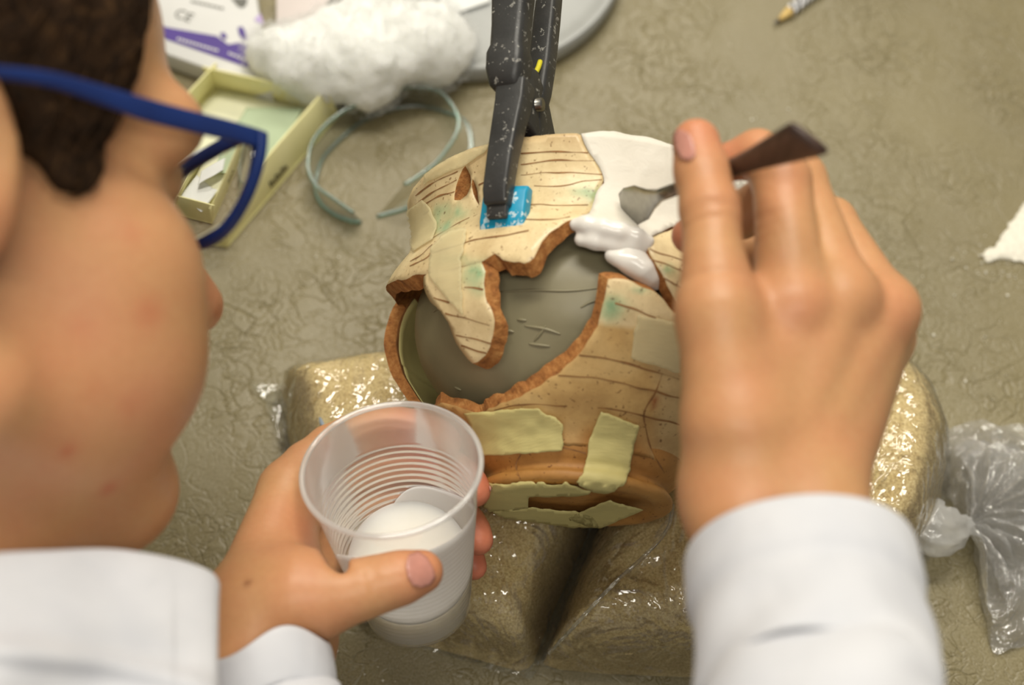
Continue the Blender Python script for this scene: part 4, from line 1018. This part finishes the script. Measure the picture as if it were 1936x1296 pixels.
# ================================================================== SPRING CLAMP ON THE RIM
hc_ = hit(POT_BVH, 960, 402); KO, KN = hc_[0], nrm(pot_tr(hc_[0])[2] * 0 + (math.cos(pot_tr(hc_[0])[2]) * PE + math.sin(pot_tr(hc_[0])[2]) * PS))
KD = nrm(PD + .06 * PS); KD = nrm(KD - KN * (KD @ KN)); KS = np.cross(KD, KN)
if KS[0] < 0: KS = -KS
def K(d, n_, s=0.0): return KO + KD * d + KN * n_ + KS * s
clamp = empty('spring_clamp', tuple(KO)); tag(clamp, 'black plastic spring clamp with blue jaw pads gripping the pot rim', 'clamp')
m = MT('worn_black_plastic'); sp1 = m.noise(260, 4, .75); m.col(m.mix(m.math('MULTIPLY', m.math('GREATER_THAN', sp1, .62), .6), m.ramp(m.noise(60), [(.3, srgb(42, 42, 42)), (.7, srgb(60, 60, 59))]), srgb(170, 168, 160))).set(Roughness=.42); m.bump(m.noise(700, 2), .25, .0003); M_CLAMP = m.m
m = MT('blue_pad_plastic'); sp1 = m.noise(190, 4, .7); m.col(m.mix(m.math('MULTIPLY', m.math('GREATER_THAN', sp1, .56), .75), m.ramp(m.noise(60), [(.3, srgb(8, 132, 172)), (.7, srgb(22, 156, 192))]), srgb(206, 220, 222))).set(Roughness=.4); M_PAD = m.m
def ksweep(secs, name, mat, bw=.0012):
    """secs: (d, n, s, half width along S, half thickness along N)"""
    V = []
    for (d, n_, s, a, b) in secs:
        for (i, j) in ((-1, -1), (1, -1), (1, 1), (-1, 1)): V.append(K(d, n_ + b * j, s + a * i))
    m_ = len(secs); Fc = [(i * 4 + k, i * 4 + (k + 1) % 4, (i + 1) * 4 + (k + 1) % 4, (i + 1) * 4 + k) for i in range(m_ - 1) for k in range(4)] + [(3, 2, 1, 0), tuple((m_ - 1) * 4 + k for k in range(4))]
    o = mesh(name, V, Fc, mat, clamp)
    bm = bmesh.new(); bm.from_mesh(o.data); bmesh.ops.recalc_face_normals(bm, faces=bm.faces); bm.to_mesh(o.data); bm.free()
    return bevel(o, bw, 3, 25)
ksweep([(-.0015, .0088, 0, .0048, .0030), (.004, .0098, 0, .0050, .0040), (.018, .0105, .0005, .0052, .0042), (.032, .0100, .001, .0056, .0046), (.042, .0095, .0015, .0060, .0052), (.050, .0100, .0015, .0062, .0056)], 'outer_jaw', M_CLAMP)
ksweep([(-.0060, .0078, 0, .0040, .0012), (.0, .0086, 0, .0042, .0016)], 'jaw_foot', M_CLAMP, .0005)
ksweep([(.046, .0110, -.001, .0062, .0050), (.050, .0122, -.001, .0068, .0058), (.0535, .0125, -.001, .0076, .0066), (.060, .0130, -.001, .0078, .0068), (.0635, .0135, -.001, .0068, .0060), (.072, .0145, -.001, .0070, .0058), (.085, .0165, -.001, .0076, .0060), (.105, .0195, -.001, .0080, .0062), (.128, .0220, -.001, .0078, .0060), (.138, .0225, -.001, .0062, .0046)], 'handle', M_CLAMP, .0026)
ksweep([(.044, -.006, .002, .0045, .0040), (.056, -.0085, .002, .0045, .0045), (.070, -.0100, .0015, .0046, .0046), (.090, -.0112, .0005, .0046, .0046), (.112, -.0122, -.0005, .0044, .0044), (.115, -.0123, -.0005, .0030, .0032)], 'handle', M_CLAMP, .0016)
ksweep([(-.004, -.0100, 0, .0044, .0020), (.010, -.0125, 0, .0046, .0034), (.030, -.0110, .001, .0048, .0040), (.048, -.0060, .002, .0048, .0044)], 'inner_jaw', M_CLAMP)
pl2 = [(.0275, -.019), (.031, -.0245), (.039, -.0245), (.052, -.012), (.060, .001), (.058, .011), (.046, .013), (.036, .008), (.034, -.003)]
V = np.vstack([[K(d, n_, s) for d, n_ in pl2] for s in (-.0008, .0062)]); n_ = len(pl2)
o = mesh('pivot_bracket', V, [tuple(range(n_))[::-1], tuple(range(n_, 2 * n_))] + [(i, (i + 1) % n_, n_ + (i + 1) % n_, n_ + i) for i in range(n_)], M_CLAMP, clamp); bevel(o, .0012, 3)
V, Fc = tube([K(.046, -.001, -.0075), K(.046, -.001, .0085)], .0026, 16); mesh('pivot_pin', V, Fc, M_STEEL, clamp)
M_YEL = simple('yellow_spring', (214, 204, 44), .4, .1, 200)
V, Fc = tube(spline([K(.056, .001, .0035), K(.060, -.001, .0035), K(.064, -.003, .0035), K(.068, -.005, .003)], 16), .0011, 8); mesh('spring', V, Fc, M_YEL, clamp)
for (sg, nn0) in ((1, .0), (-1, -WALL)):
    prof_ = [(-.0120, .0006), (.0085, .0006), (.0085, .0050), (.0050, .0066), (-.0060, .0066), (-.0120, .0042)]
    V = np.vstack([[K(d + .0005, nn0 + sg * (h + (-.00045 if abs(s) < .006 else -.0012)), s) for d, h in prof_] for s in (-.0090, -.004, 0, .004, .0095)]); n_ = len(prof_)
    Fc = [tuple(range(n_))[::-1], tuple(range(4 * n_, 5 * n_))] + [(j * n_ + i, j * n_ + (i + 1) % n_, (j + 1) * n_ + (i + 1) % n_, (j + 1) * n_ + i) for j in range(4) for i in range(n_)]
    o = mesh('jaw_pad', V, Fc, M_PAD, clamp); o['label'] = 'bright blue jaw pad'
    bm = bmesh.new(); bm.from_mesh(o.data); bmesh.ops.recalc_face_normals(bm, faces=bm.faces); bm.to_mesh(o.data); bm.free(); bevel(o, .0010, 3)

# ================================================================== YELLOW TRAY
m = MT('pale_yellow_card'); m.col(m.ramp(m.noise(30), [(.3, srgb(234, 228, 164)), (.7, srgb(244, 239, 184))])).set(Roughness=.7); M_CARD = m.m
b0, b1 = onz(642, 220, 0), onz(430, 470, 0); vl = b1 - b0; wl = onz(393, 115, .0235) - b0; wl[2] = 0
tray = empty('card_tray', tuple((b0 + b1 + wl) / 2)); tag(tray, 'pale yellow folded card tray holding papers, beside the cotton wool', 'tray')
hT, tT_ = .0235, .0012; cs_ = [b0, b1, b1 + wl, b0 + wl]; ctr = sum(cs_) / 4
def wallq(a, b, name, z0=.0006, z1=hT):
    i_ = nrm((ctr - (a + b) / 2) * np.array([1, 1, 0])) * tT_; Z = np.array([0, 0, 1.0]); out_ = i_ * 3.5
    V = [a + Z * z0, b + Z * z0, b + Z * z1 + out_, a + Z * z1 + out_, a + i_ + Z * z0, b + i_ + Z * z0, b + i_ + Z * z1 + out_, a + i_ + Z * z1 + out_]
    return bevel(mesh(name, V, [(0, 1, 2, 3), (7, 6, 5, 4), (0, 4, 5, 1), (1, 5, 6, 2), (2, 6, 7, 3), (3, 7, 4, 0)], M_CARD, tray), .0004)
for i in range(4): wl_o = wallq(cs_[i], cs_[(i + 1) % 4], 'side_wall')
V = [c + np.array([0, 0, z]) for z in (.0004, .0018) for c in cs_]
mesh('tray_bottom', V, [(3, 2, 1, 0), (4, 5, 6, 7), (0, 1, 5, 4), (1, 2, 6, 5), (2, 3, 7, 6), (3, 0, 4, 7)], M_CARD, tray, smooth=False)
M_INK = simple('faded_print', (84, 76, 46), .8, .1, 200)
out_n = nrm(np.cross(vl, (0, 0, 1))); 
if out_n @ (ctr - b0) > 0: out_n = -out_n
# small blurred line of print on the outside of the long wall
for k in range(9):
    u0 = .46 + k * .017; a = b0 + vl * u0 + out_n * .0011; b_ = b0 + vl * (u0 + .012) + out_n * .0011; Z = np.array([0, 0, 1.0]); z0, z1 = .0060, .0060 + .0030 + .0008 * (k % 3)
    lean = -out_n * .0042 / hT
    V = [a + (Z + lean) * z0, b_ + (Z + lean) * z0, b_ + (Z + lean) * z1, a + (Z + lean) * z1]; mesh('printed_mark', V, [(0, 1, 2, 3)], M_INK, tray, smooth=False)
# papers inside the tray
M_PAPER = simple('pale_tissue_paper', (226, 226, 196), .8, .06, 40); M_PAPW = simple('white_paper', (224, 226, 224), .7, .04, 40); M_PAPG = simple('pale_green_paper', (180, 196, 164), .8, .05, 60)
def sheet(name, u0, u1, w0, w1, z, tilt, mat, label, cat, rot=0, seed=1, amp=.0012):
    n_ = 16; V = []; cc_ = b0 + vl * (u0 + u1) / 2 + wl * (w0 + w1) / 2
    for i in range(n_):
        for j in range(n_):
            p = b0 + vl * (u0 + (u1 - u0) * i / (n_ - 1)) + wl * (w0 + (w1 - w0) * j / (n_ - 1)); q = p - cc_; c_, s_ = math.cos(rot), math.sin(rot)
            p = cc_ + np.array([q[0] * c_ - q[1] * s_, q[0] * s_ + q[1] * c_, 0]); V.append(p + np.array([0, 0, z + tilt * i / n_]))
    V = np.array(V); V[:, 2] += amp * vnoise(V, 55, seed) + amp
    o = mesh(name, V, [(i * n_ + j, (i + 1) * n_ + j, (i + 1) * n_ + j + 1, i * n_ + j + 1) for i in range(n_ - 1) for j in range(n_ - 1)], mat)
    s = o.modifiers.new('thickness', 'SOLIDIFY'); s.thickness = .0004; s.offset = 1; tag(o, label, cat); return o
sheet('paper_sheet', .03, .75, .06, .94, .0030, .002, M_PAPER, 'cream tissue sheet lying flat in the yellow tray', 'paper', 0, 2)
sheet('paper_sheet', .12, .55, .12, .55, .0085, .002, M_PAPG, 'pale green crumpled paper in the yellow tray', 'paper', .2, 5, .002)
sheet('paper_sheet', .50, .66, .20, .80, .012, .004, M_PAPW, 'white paper strip lying across the yellow tray', 'paper', .5, 7, .0015)
sheet('paper_sheet', .66, .96, .25, .92, .006, .006, M_PAPW, 'white crumpled paper in the yellow tray beside the strip', 'paper', -.2, 9, .003)

# ================================================================== CARTONS
M_BOXW = simple('white_carton', (206, 206, 204), .5, .03, 30); M_PURP = simple('purple_print', (70, 46, 132), .5, .06, 60); M_LILAC = simple('lilac_print', (178, 158, 206), .5, .05, 60); M_GREYP = simple('grey_print', (104, 104, 98), .6, .1, 80); M_BOXP = simple('pinkish_white_carton', (206, 196, 192), .5, .03, 30)
def carton(name, nr_px, nl_px, bk_px, z, mat, label):
    a, b, c = onz(*nr_px, z), onz(*nl_px, z), onz(*bk_px, z); e = c - a; cs4 = [a, b, b + e, a + e]
    r = empty(name, tuple((a + b + e) / 2 * np.array([1, 1, 0]))); tag(r, label, 'box')
    V = [p * np.array([1, 1, 0]) + np.array([0, 0, .0006]) for p in cs4] + cs4
    bevel(mesh('carton_body', V, [(0, 1, 2, 3), (7, 6, 5, 4), (4, 5, 1, 0), (5, 6, 2, 1), (6, 7, 3, 2), (7, 4, 0, 3)], mat, r), .0008); return r, z
def print_px(poly, z, mat, parent, name):
    p = np.array([onz(x, y, z + .00035) for x, y in poly]); mesh(name, p, [tuple(range(len(p)))[::-1]], mat, parent, smooth=False)
gb, gz = carton('glove_carton', (514, 172), (276, 88), (480, -40), .014, M_BOXW, 'white carton with a purple printed band, behind the yellow tray')
print_px([(290, 47), (410, 68), (432, 84), (455, 80), (478, 92), (508, 132), (508, 142), (400, 104), (290, 66)], gz, M_PURP, gb, 'purple_band')
print_px([(449, 52), (458, 50), (465, 62), (467, 74), (460, 76), (452, 66)], gz, M_PURP, gb, 'purple_drop')
print_px([(416, 62), (424, 61), (430, 70), (424, 75), (418, 70)], gz, M_PURP, gb, 'purple_drop')
print_px([(480, 38), (492, 25), (500, 48)], gz, M_LILAC, gb, 'lilac_corner')
print_px([(436, -4), (468, -4), (466, 9), (458, 15), (450, 12)], gz, M_GREYP, gb, 'printed_emblem')
for k in range(7): print_px([(362 + k * 9, 0 + k * 2.1), (369 + k * 9, 1.6 + k * 2.1), (368 + k * 9, 5.5 + k * 2.1), (361 + k * 9, 4 + k * 2.1)], gz, M_GREYP, gb, 'printed_mark')
for k in range(12): print_px([(335 + k * 6.6, 71 + k * 1.95), (340 + k * 6.6, 72.3 + k * 1.95), (339.5 + k * 6.6, 76.5 + k * 1.95), (334.5 + k * 6.6, 75.2 + k * 1.95)], gz + .0003, M_BOXW, gb, 'printed_mark')
for k in range(7): print_px([(432 + k * 6.6, 98 + k * 2.6), (437 + k * 6.6, 99.8 + k * 2.6), (436.5 + k * 6.6, 104 + k * 2.6), (431.5 + k * 6.6, 102.2 + k * 2.6)], gz + .0003, M_BOXW, gb, 'printed_mark')
# CE mark, flat print
def flat_text(s, px, py, dx, z, size, mat, parent):
    cu = bpy.data.curves.new('printed_text', 'FONT'); cu.body = s; cu.size = size; cu.extrude = .00005; cu.materials.append(mat)
    o = bpy.data.objects.new('printed_text', cu); COL.objects.link(o); a = onz(px, py, z + .0004); b = onz(px + dx[0], py + dx[1], z + .0004)
    o.location = a; o.rotation_euler = (0, 0, math.atan2(b[1] - a[1], b[0] - a[0])); dg = bpy.context.evaluated_depsgraph_get()
    me = bpy.data.meshes.new_from_object(o.evaluated_get(dg)); mt_ = o.matrix_world.copy() if False else Matrix.Translation(o.location) @ o.rotation_euler.to_matrix().to_4x4()
    V = [tuple(mt_ @ v.co) for v in me.vertices]; Fc = [tuple(p.vertices) for p in me.polygons]; bpy.data.objects.remove(o); mesh('printed_text', V, Fc, mat, parent, smooth=False)
flat_text('CE', 326, 30, (60, 22), gz, .0095, M_GREYP, gb)
gb2, gz2 = carton('small_carton', (668, 72), (522, 62), (664, -30), .020, M_BOXP, 'pinkish white carton with grey stripes half under the cotton wool')
for k in range(3): print_px([(608 + k * 14, 22), (618 + k * 14, 22), (648 + k * 14, -24), (638 + k * 14, -24)], gz2, M_GREYP, gb2, 'grey_stripe')
print_px([(622, 34), (650, 34), (655, 46), (626, 46)], gz2, M_PURP, gb2, 'purple_corner')

# ================================================================== COTTON WOOL
blobs = [(520, 88, 40), (560, 108, 62), (615, 100, 58), (655, 70, 66), (700, 110, 70), (745, 60, 62), (790, 78, 72), (835, 62, 50), (650, 150, 40), (700, 165, 32), (600, 150, 36), (835, 110, 40), (870, 90, 24), (690, 40, 50)]
CB_ = []
for (x, y, r) in blobs:
    rm = r * 1.12 / 3.8 / 1000; CB_.append((onz(x, y + 4, max(.012, .9 * rm + .010)), rm))
for (x, y, r) in [(540, 112, 46), (590, 125, 44), (500, 95, 30)]: CB_.append((onz(x, y, .026), r / 3.9 / 1000))
def cot(p):
    d = None
    for c, r in CB_:
        s = np.sqrt(((p - c.astype(np.float32)) ** 2).sum(1)) - r; d = s if d is None else smin(d, s, .012)
    return np.maximum(d + (.0020 * vnoise(p, 80, 1) + .0009 * vnoise(p, 240, 2)).astype(np.float32), .0012 - p[:, 2])
bb = np.array([c for c, _ in CB_]); V, Fc = nets(cot, bb.min(0) - .03, bb.max(0) + .03, .0018)
m = MT('cotton_wool'); m.col((.86, .87, .84, 1)).set(Roughness=1.0); m.b.inputs['Subsurface Weight'].default_value = .6; m.b.inputs['Subsurface Radius'].default_value = (1, 1, .9); m.b.inputs['Subsurface Scale'].default_value = .01; m.b.inputs['Sheen Weight'].default_value = .4; m.bump(m.noise(420, 4, .7), .5, .002); M_COT = m.m
cotton = mesh('cotton_wool', V, Fc, M_COT); tag(cotton, 'loose tuft of white cotton wool beside the yellow tray', 'cotton wool')
SV_, SF_ = [], []; cnt_ = 0; g = np.random.default_rng(9); hb = BVHTree.FromPolygons([tuple(v) for v in V], [tuple(map(int, f)) for f in Fc])
for k in g.integers(0, len(V), 2600):
    h = hb.find_nearest(Vector(V[k])); nn = np.array(h[1]); tg = nrm(np.cross(nn, g.normal(0, 1, 3))); L_ = g.uniform(.004, .010)
    pts = [V[k] - nn * .001 + tg * L_ * s + nn * (.0045 * math.sin(math.pi * s * g.uniform(.5, .9))) for s in np.linspace(0, 1, 5)]
    if pts[2][2] < .002: continue
    v, f = tube(pts, .00009, 3, caps=False); SV_.append(v); SF_ += [tuple(i + cnt_ for i in t) for t in f]; cnt_ += len(v)
o = mesh('fibres', np.vstack(SV_), SF_, M_COT, cotton); o['kind'] = 'stuff'

# ================================================================== GREY TURNTABLE DISC
dc = np.array([-.0241, .2592]); DR = .0905
pr = [(.0008, .0002), (.0008, DR - .004), (.002, DR - .0015), (.006, DR), (.0125, DR), (.0138, DR - .001), (.0140, DR - .0045), (.0128, DR - .0062), (.0120, DR - .012), (.0118, .03), (.0118, .0002)]
V, Fc = lathe_pts(pr, 128); V[:, :2] += dc; m = MT('grey_plastic'); m.col(m.ramp(m.noise(25), [(.3, srgb(150, 152, 150)), (.7, srgb(164, 166, 164))])).set(Roughness=.35); M_GREY = m.m
disc = mesh('turntable', V, Fc, M_GREY); tag(disc, 'round grey plastic turntable disc on the table behind the clamp', 'turntable'); disc.data.set_sharp_from_angle(angle=math.radians(40)) if hasattr(disc.data, 'set_sharp_from_angle') else None
V, Fc = [], []; p4 = [onz(838, 34, .0135), onz(926, 4, .0135), onz(934, -30, .0135), onz(830, -14, .0135)]
V = p4 + [p + np.array([0, 0, .0006]) for p in p4]; pap = mesh('paper_sheet', V, [(3, 2, 1, 0), (4, 5, 6, 7), (0, 1, 5, 4), (1, 2, 6, 5), (2, 3, 7, 6), (3, 0, 4, 7)], M_PAPW, smooth=False); tag(pap, 'white paper scrap lying on the grey turntable disc', 'paper')

# ================================================================== CLEAR PLASTIC BAND
Lp = spline(np.array([onz(x, y, 0)[:2] for x, y in [(684, 422), (662, 419), (632, 407), (608, 387), (597, 362), (599, 340), (611, 302), (650, 260), (694, 228), (750, 208), (795, 204), (851, 217), (880, 233), (891, 262), (888, 300), (862, 345), (810, 380), (764, 397), (713, 411)]]), 140)
Up = spline(np.array([onz(x, y, .018)[:2] for x, y in [(668, 402), (645, 386), (616, 366), (604, 357), (589, 338), (582, 307), (594, 262), (638, 217), (694, 190), (750, 170), (784, 165), (829, 172), (855, 199), (867, 228), (858, 262), (829, 302), (811, 318), (780, 340), (764, 349)]]), 140)
NR = 7; V = []
for i in range(140):
    for j in range(NR):
        s = j / (NR - 1); p = Lp[i] * (1 - s) + Up[i] * s; V.append((p[0], p[1], .0008 + .0175 * s))
Fc = [(i * NR + j, (i + 1) * NR + j, (i + 1) * NR + j + 1, i * NR + j + 1) for i in range(139) for j in range(NR - 1)]
M_BAND = film('clear_band_plastic', (.90, .95, .92, 1), .05, .12, 40, .1, .001, 300, .05)
band = empty('plastic_band', (float(Lp[:, 0].mean()), float(Lp[:, 1].mean()), 0)); tag(band, 'clear plastic strip curled into an open ring, standing on its edge', 'plastic strip')
mesh('band_wall', V, Fc, M_BAND, band)
M_TEAL = film('teal_band_edge', (.36, .58, .50, 1), .10, .2, 40, .1, .001, 300, .10)
for pts in (np.c_[Lp, np.full(140, .0012)], np.c_[Up, np.full(140, .0180)]):
    Vt, Ft = tube(pts, .00105, 8); mesh('band_edge', Vt, Ft, M_TEAL, band)

# ================================================================== PENCIL
t0, t1 = onz(1463, 45, .0028), onz(1600, -62, .0036); pd_ = nrm(t1 - t0); fr = frame_from_z(pd_, (0, 0, 1))
pen = empty('pencil', tuple(t0 * np.array([1, 1, 0]))); tag(pen, 'sharpened black and white patterned pencil on the bare table', 'pencil')
def pseg(secs, name, mat, n=6):
    V = np.array([t0 + pd_ * s + r * (math.cos(2 * math.pi * k / n) * fr[:, 0] + math.sin(2 * math.pi * k / n) * fr[:, 1]) for s, r in secs for k in range(n)]); m_ = len(secs)
    mesh(name, V, [(i * n + k, i * n + (k + 1) % n, (i + 1) * n + (k + 1) % n, (i + 1) * n + k) for i in range(m_ - 1) for k in range(n)] + [tuple(range(n))[::-1], tuple((m_ - 1) * n + k for k in range(n))], mat, pen, smooth=n > 6)
pseg([(0, .0003), (.0045, .0011)], 'lead', simple('pencil_lead', (70, 66, 64), .4), 12)
pseg([(.0042, .0011), (.014, .0034)], 'sharpened_wood', simple('pencil_wood', (206, 176, 110), .7, .1, 200), 12)
m = MT('zebra_pencil_paint'); wv = m.n.new('ShaderNodeTexWave'); wv.inputs['Scale'].default_value = 90; wv.inputs['Distortion'].default_value = 5; m.l.new(m.co, wv.inputs['Vector']); m.col(m.ramp(wv.outputs[1], [(.44, (.02, .02, .02, 1)), (.5, (.8, .8, .82, 1))])).set(Roughness=.3)
pseg([(.0136, .0036), (.15, .0036)], 'barrel', m.m)

# ================================================================== PLASTER POWDER AND CRUMBS
pw = xy([(1853, 486), (1864, 474), (1880, 468), (1893, 452), (1905, 430), (1917, 408), (1934, 384), (1975, 378), (2030, 420), (2040, 500), (2000, 540), (1960, 520), (1936, 504), (1912, 491), (1886, 492), (1868, 498)])
v, ff = tri2d(pw, .0013, (), .0007, 5); d = poly_dist(v, pw); p3 = np.c_[v, v[:, 0] * 0]; z = .0012 + .010 * (1 - np.exp(-d / .03)) + .0007 * vnoise(p3, 330, 3) + .0006 * vnoise(p3, 700, 5)
V, Fc, _ = shell(np.c_[v, z], np.c_[v, v[:, 0] * 0 + .0003], ff); M_POW = simple('plaster_powder', (226, 222, 208), .95, .08, 400, .5, 900); o = mesh('plaster_powder_heap', V, Fc, M_POW); tag(o, 'spilled heap of white plaster powder on the table', 'powder', kind='stuff')
g = np.random.default_rng(12); SV_, SF_ = [], []; cnt_ = 0
ico = np.array([(1, 0, 0), (-1, 0, 0), (0, 1, 0), (0, -1, 0), (0, 0, 1), (0, 0, -1)], float); icf = [(0, 2, 4), (2, 1, 4), (1, 3, 4), (3, 0, 4), (2, 0, 5), (1, 2, 5), (3, 1, 5), (0, 3, 5)]
pxs = [(g.normal(1880, 45), g.normal(500, 28)) for _ in range(90)] + [(g.uniform(1780, 1936), g.uniform(470, 500)) for _ in range(40)] + [(g.uniform(1250, 1936), g.uniform(0, 700)) for _ in range(110)] + [(g.uniform(420, 760), g.uniform(430, 760)) for _ in range(22)] + [(g.uniform(1650, 1936), g.uniform(600, 760)) for _ in range(25)] + [(g.normal(1460, 40), g.normal(215, 25)) for _ in range(30)] + [(1930, 515), (1934, 533)] + [(g.uniform(620, 760), g.uniform(1230, 1300)) for _ in range(8)]
for i, (x, y) in enumerate(pxs):
    r = float(np.clip(g.lognormal(-8.05, .5), .00012, .0011)); c = onz(x, y, r * .6); v = c + ico * r * g.uniform(.6, 1.3, (6, 1)); v[:, 2] = np.maximum(v[:, 2], .0001); SV_.append(v); SF_ += [tuple(k + cnt_ for k in t) for t in icf]; cnt_ += 6
o = mesh('plaster_crumbs', np.vstack(SV_), SF_, M_POW, smooth=False); tag(o, 'tiny white plaster crumbs scattered over the table', 'crumbs', kind='stuff')

# ================================================================== the person, assembled
off = 0; BV = []; BF = []; BC = []
for (V, Fc, c) in BODY:
    BV.append(V); BF.append(np.asarray(Fc) + off); BC.append(c); off += len(V)
person = mesh('person', np.vstack(BV), np.vstack(BF), M_SKIN, cols=np.vstack(BC))
tag(person, 'person in a white coat bending over the pot, holding a cup and a spatula', 'person')
hr0 = mesh('hair', *HAIR, M_HAIR, person); hr0['label'] = 'short dark brown hair'
o = mesh('hair_strands', *STRANDS, M_HAIR, hr0); o['kind'] = 'stuff'
for (nm, V, Fc) in COAT:
    o = mesh(nm, V, Fc, M_COAT, person); o['label'] = 'white cotton lab coat ' + nm.replace('_', ' ')
    if nm != 'coat_body':
        s = o.modifiers.new('thickness', 'SOLIDIFY'); s.thickness = .0016; s.offset = 0
        s = o.modifiers.new('round', 'SUBSURF'); s.levels = 1; s.render_levels = 1
def nail(poly, bvh):
    decal('fingernail', poly, bvh, .0004, M_NAIL, person, 5.0, .0004)
nail([(772, 1052), (790, 1046), (806, 1056), (817, 1074), (822, 1092), (812, 1105), (796, 1111), (780, 1108), (770, 1092), (766, 1070)], LH_BVH)
nail([(1274, 252), (1290, 246), (1306, 256), (1314, 275), (1316, 296), (1304, 306), (1288, 300), (1279, 280)], RH_BVH)
nail([(922, 915), (934, 922), (939, 936), (934, 948), (926, 940)], LH_BVH)
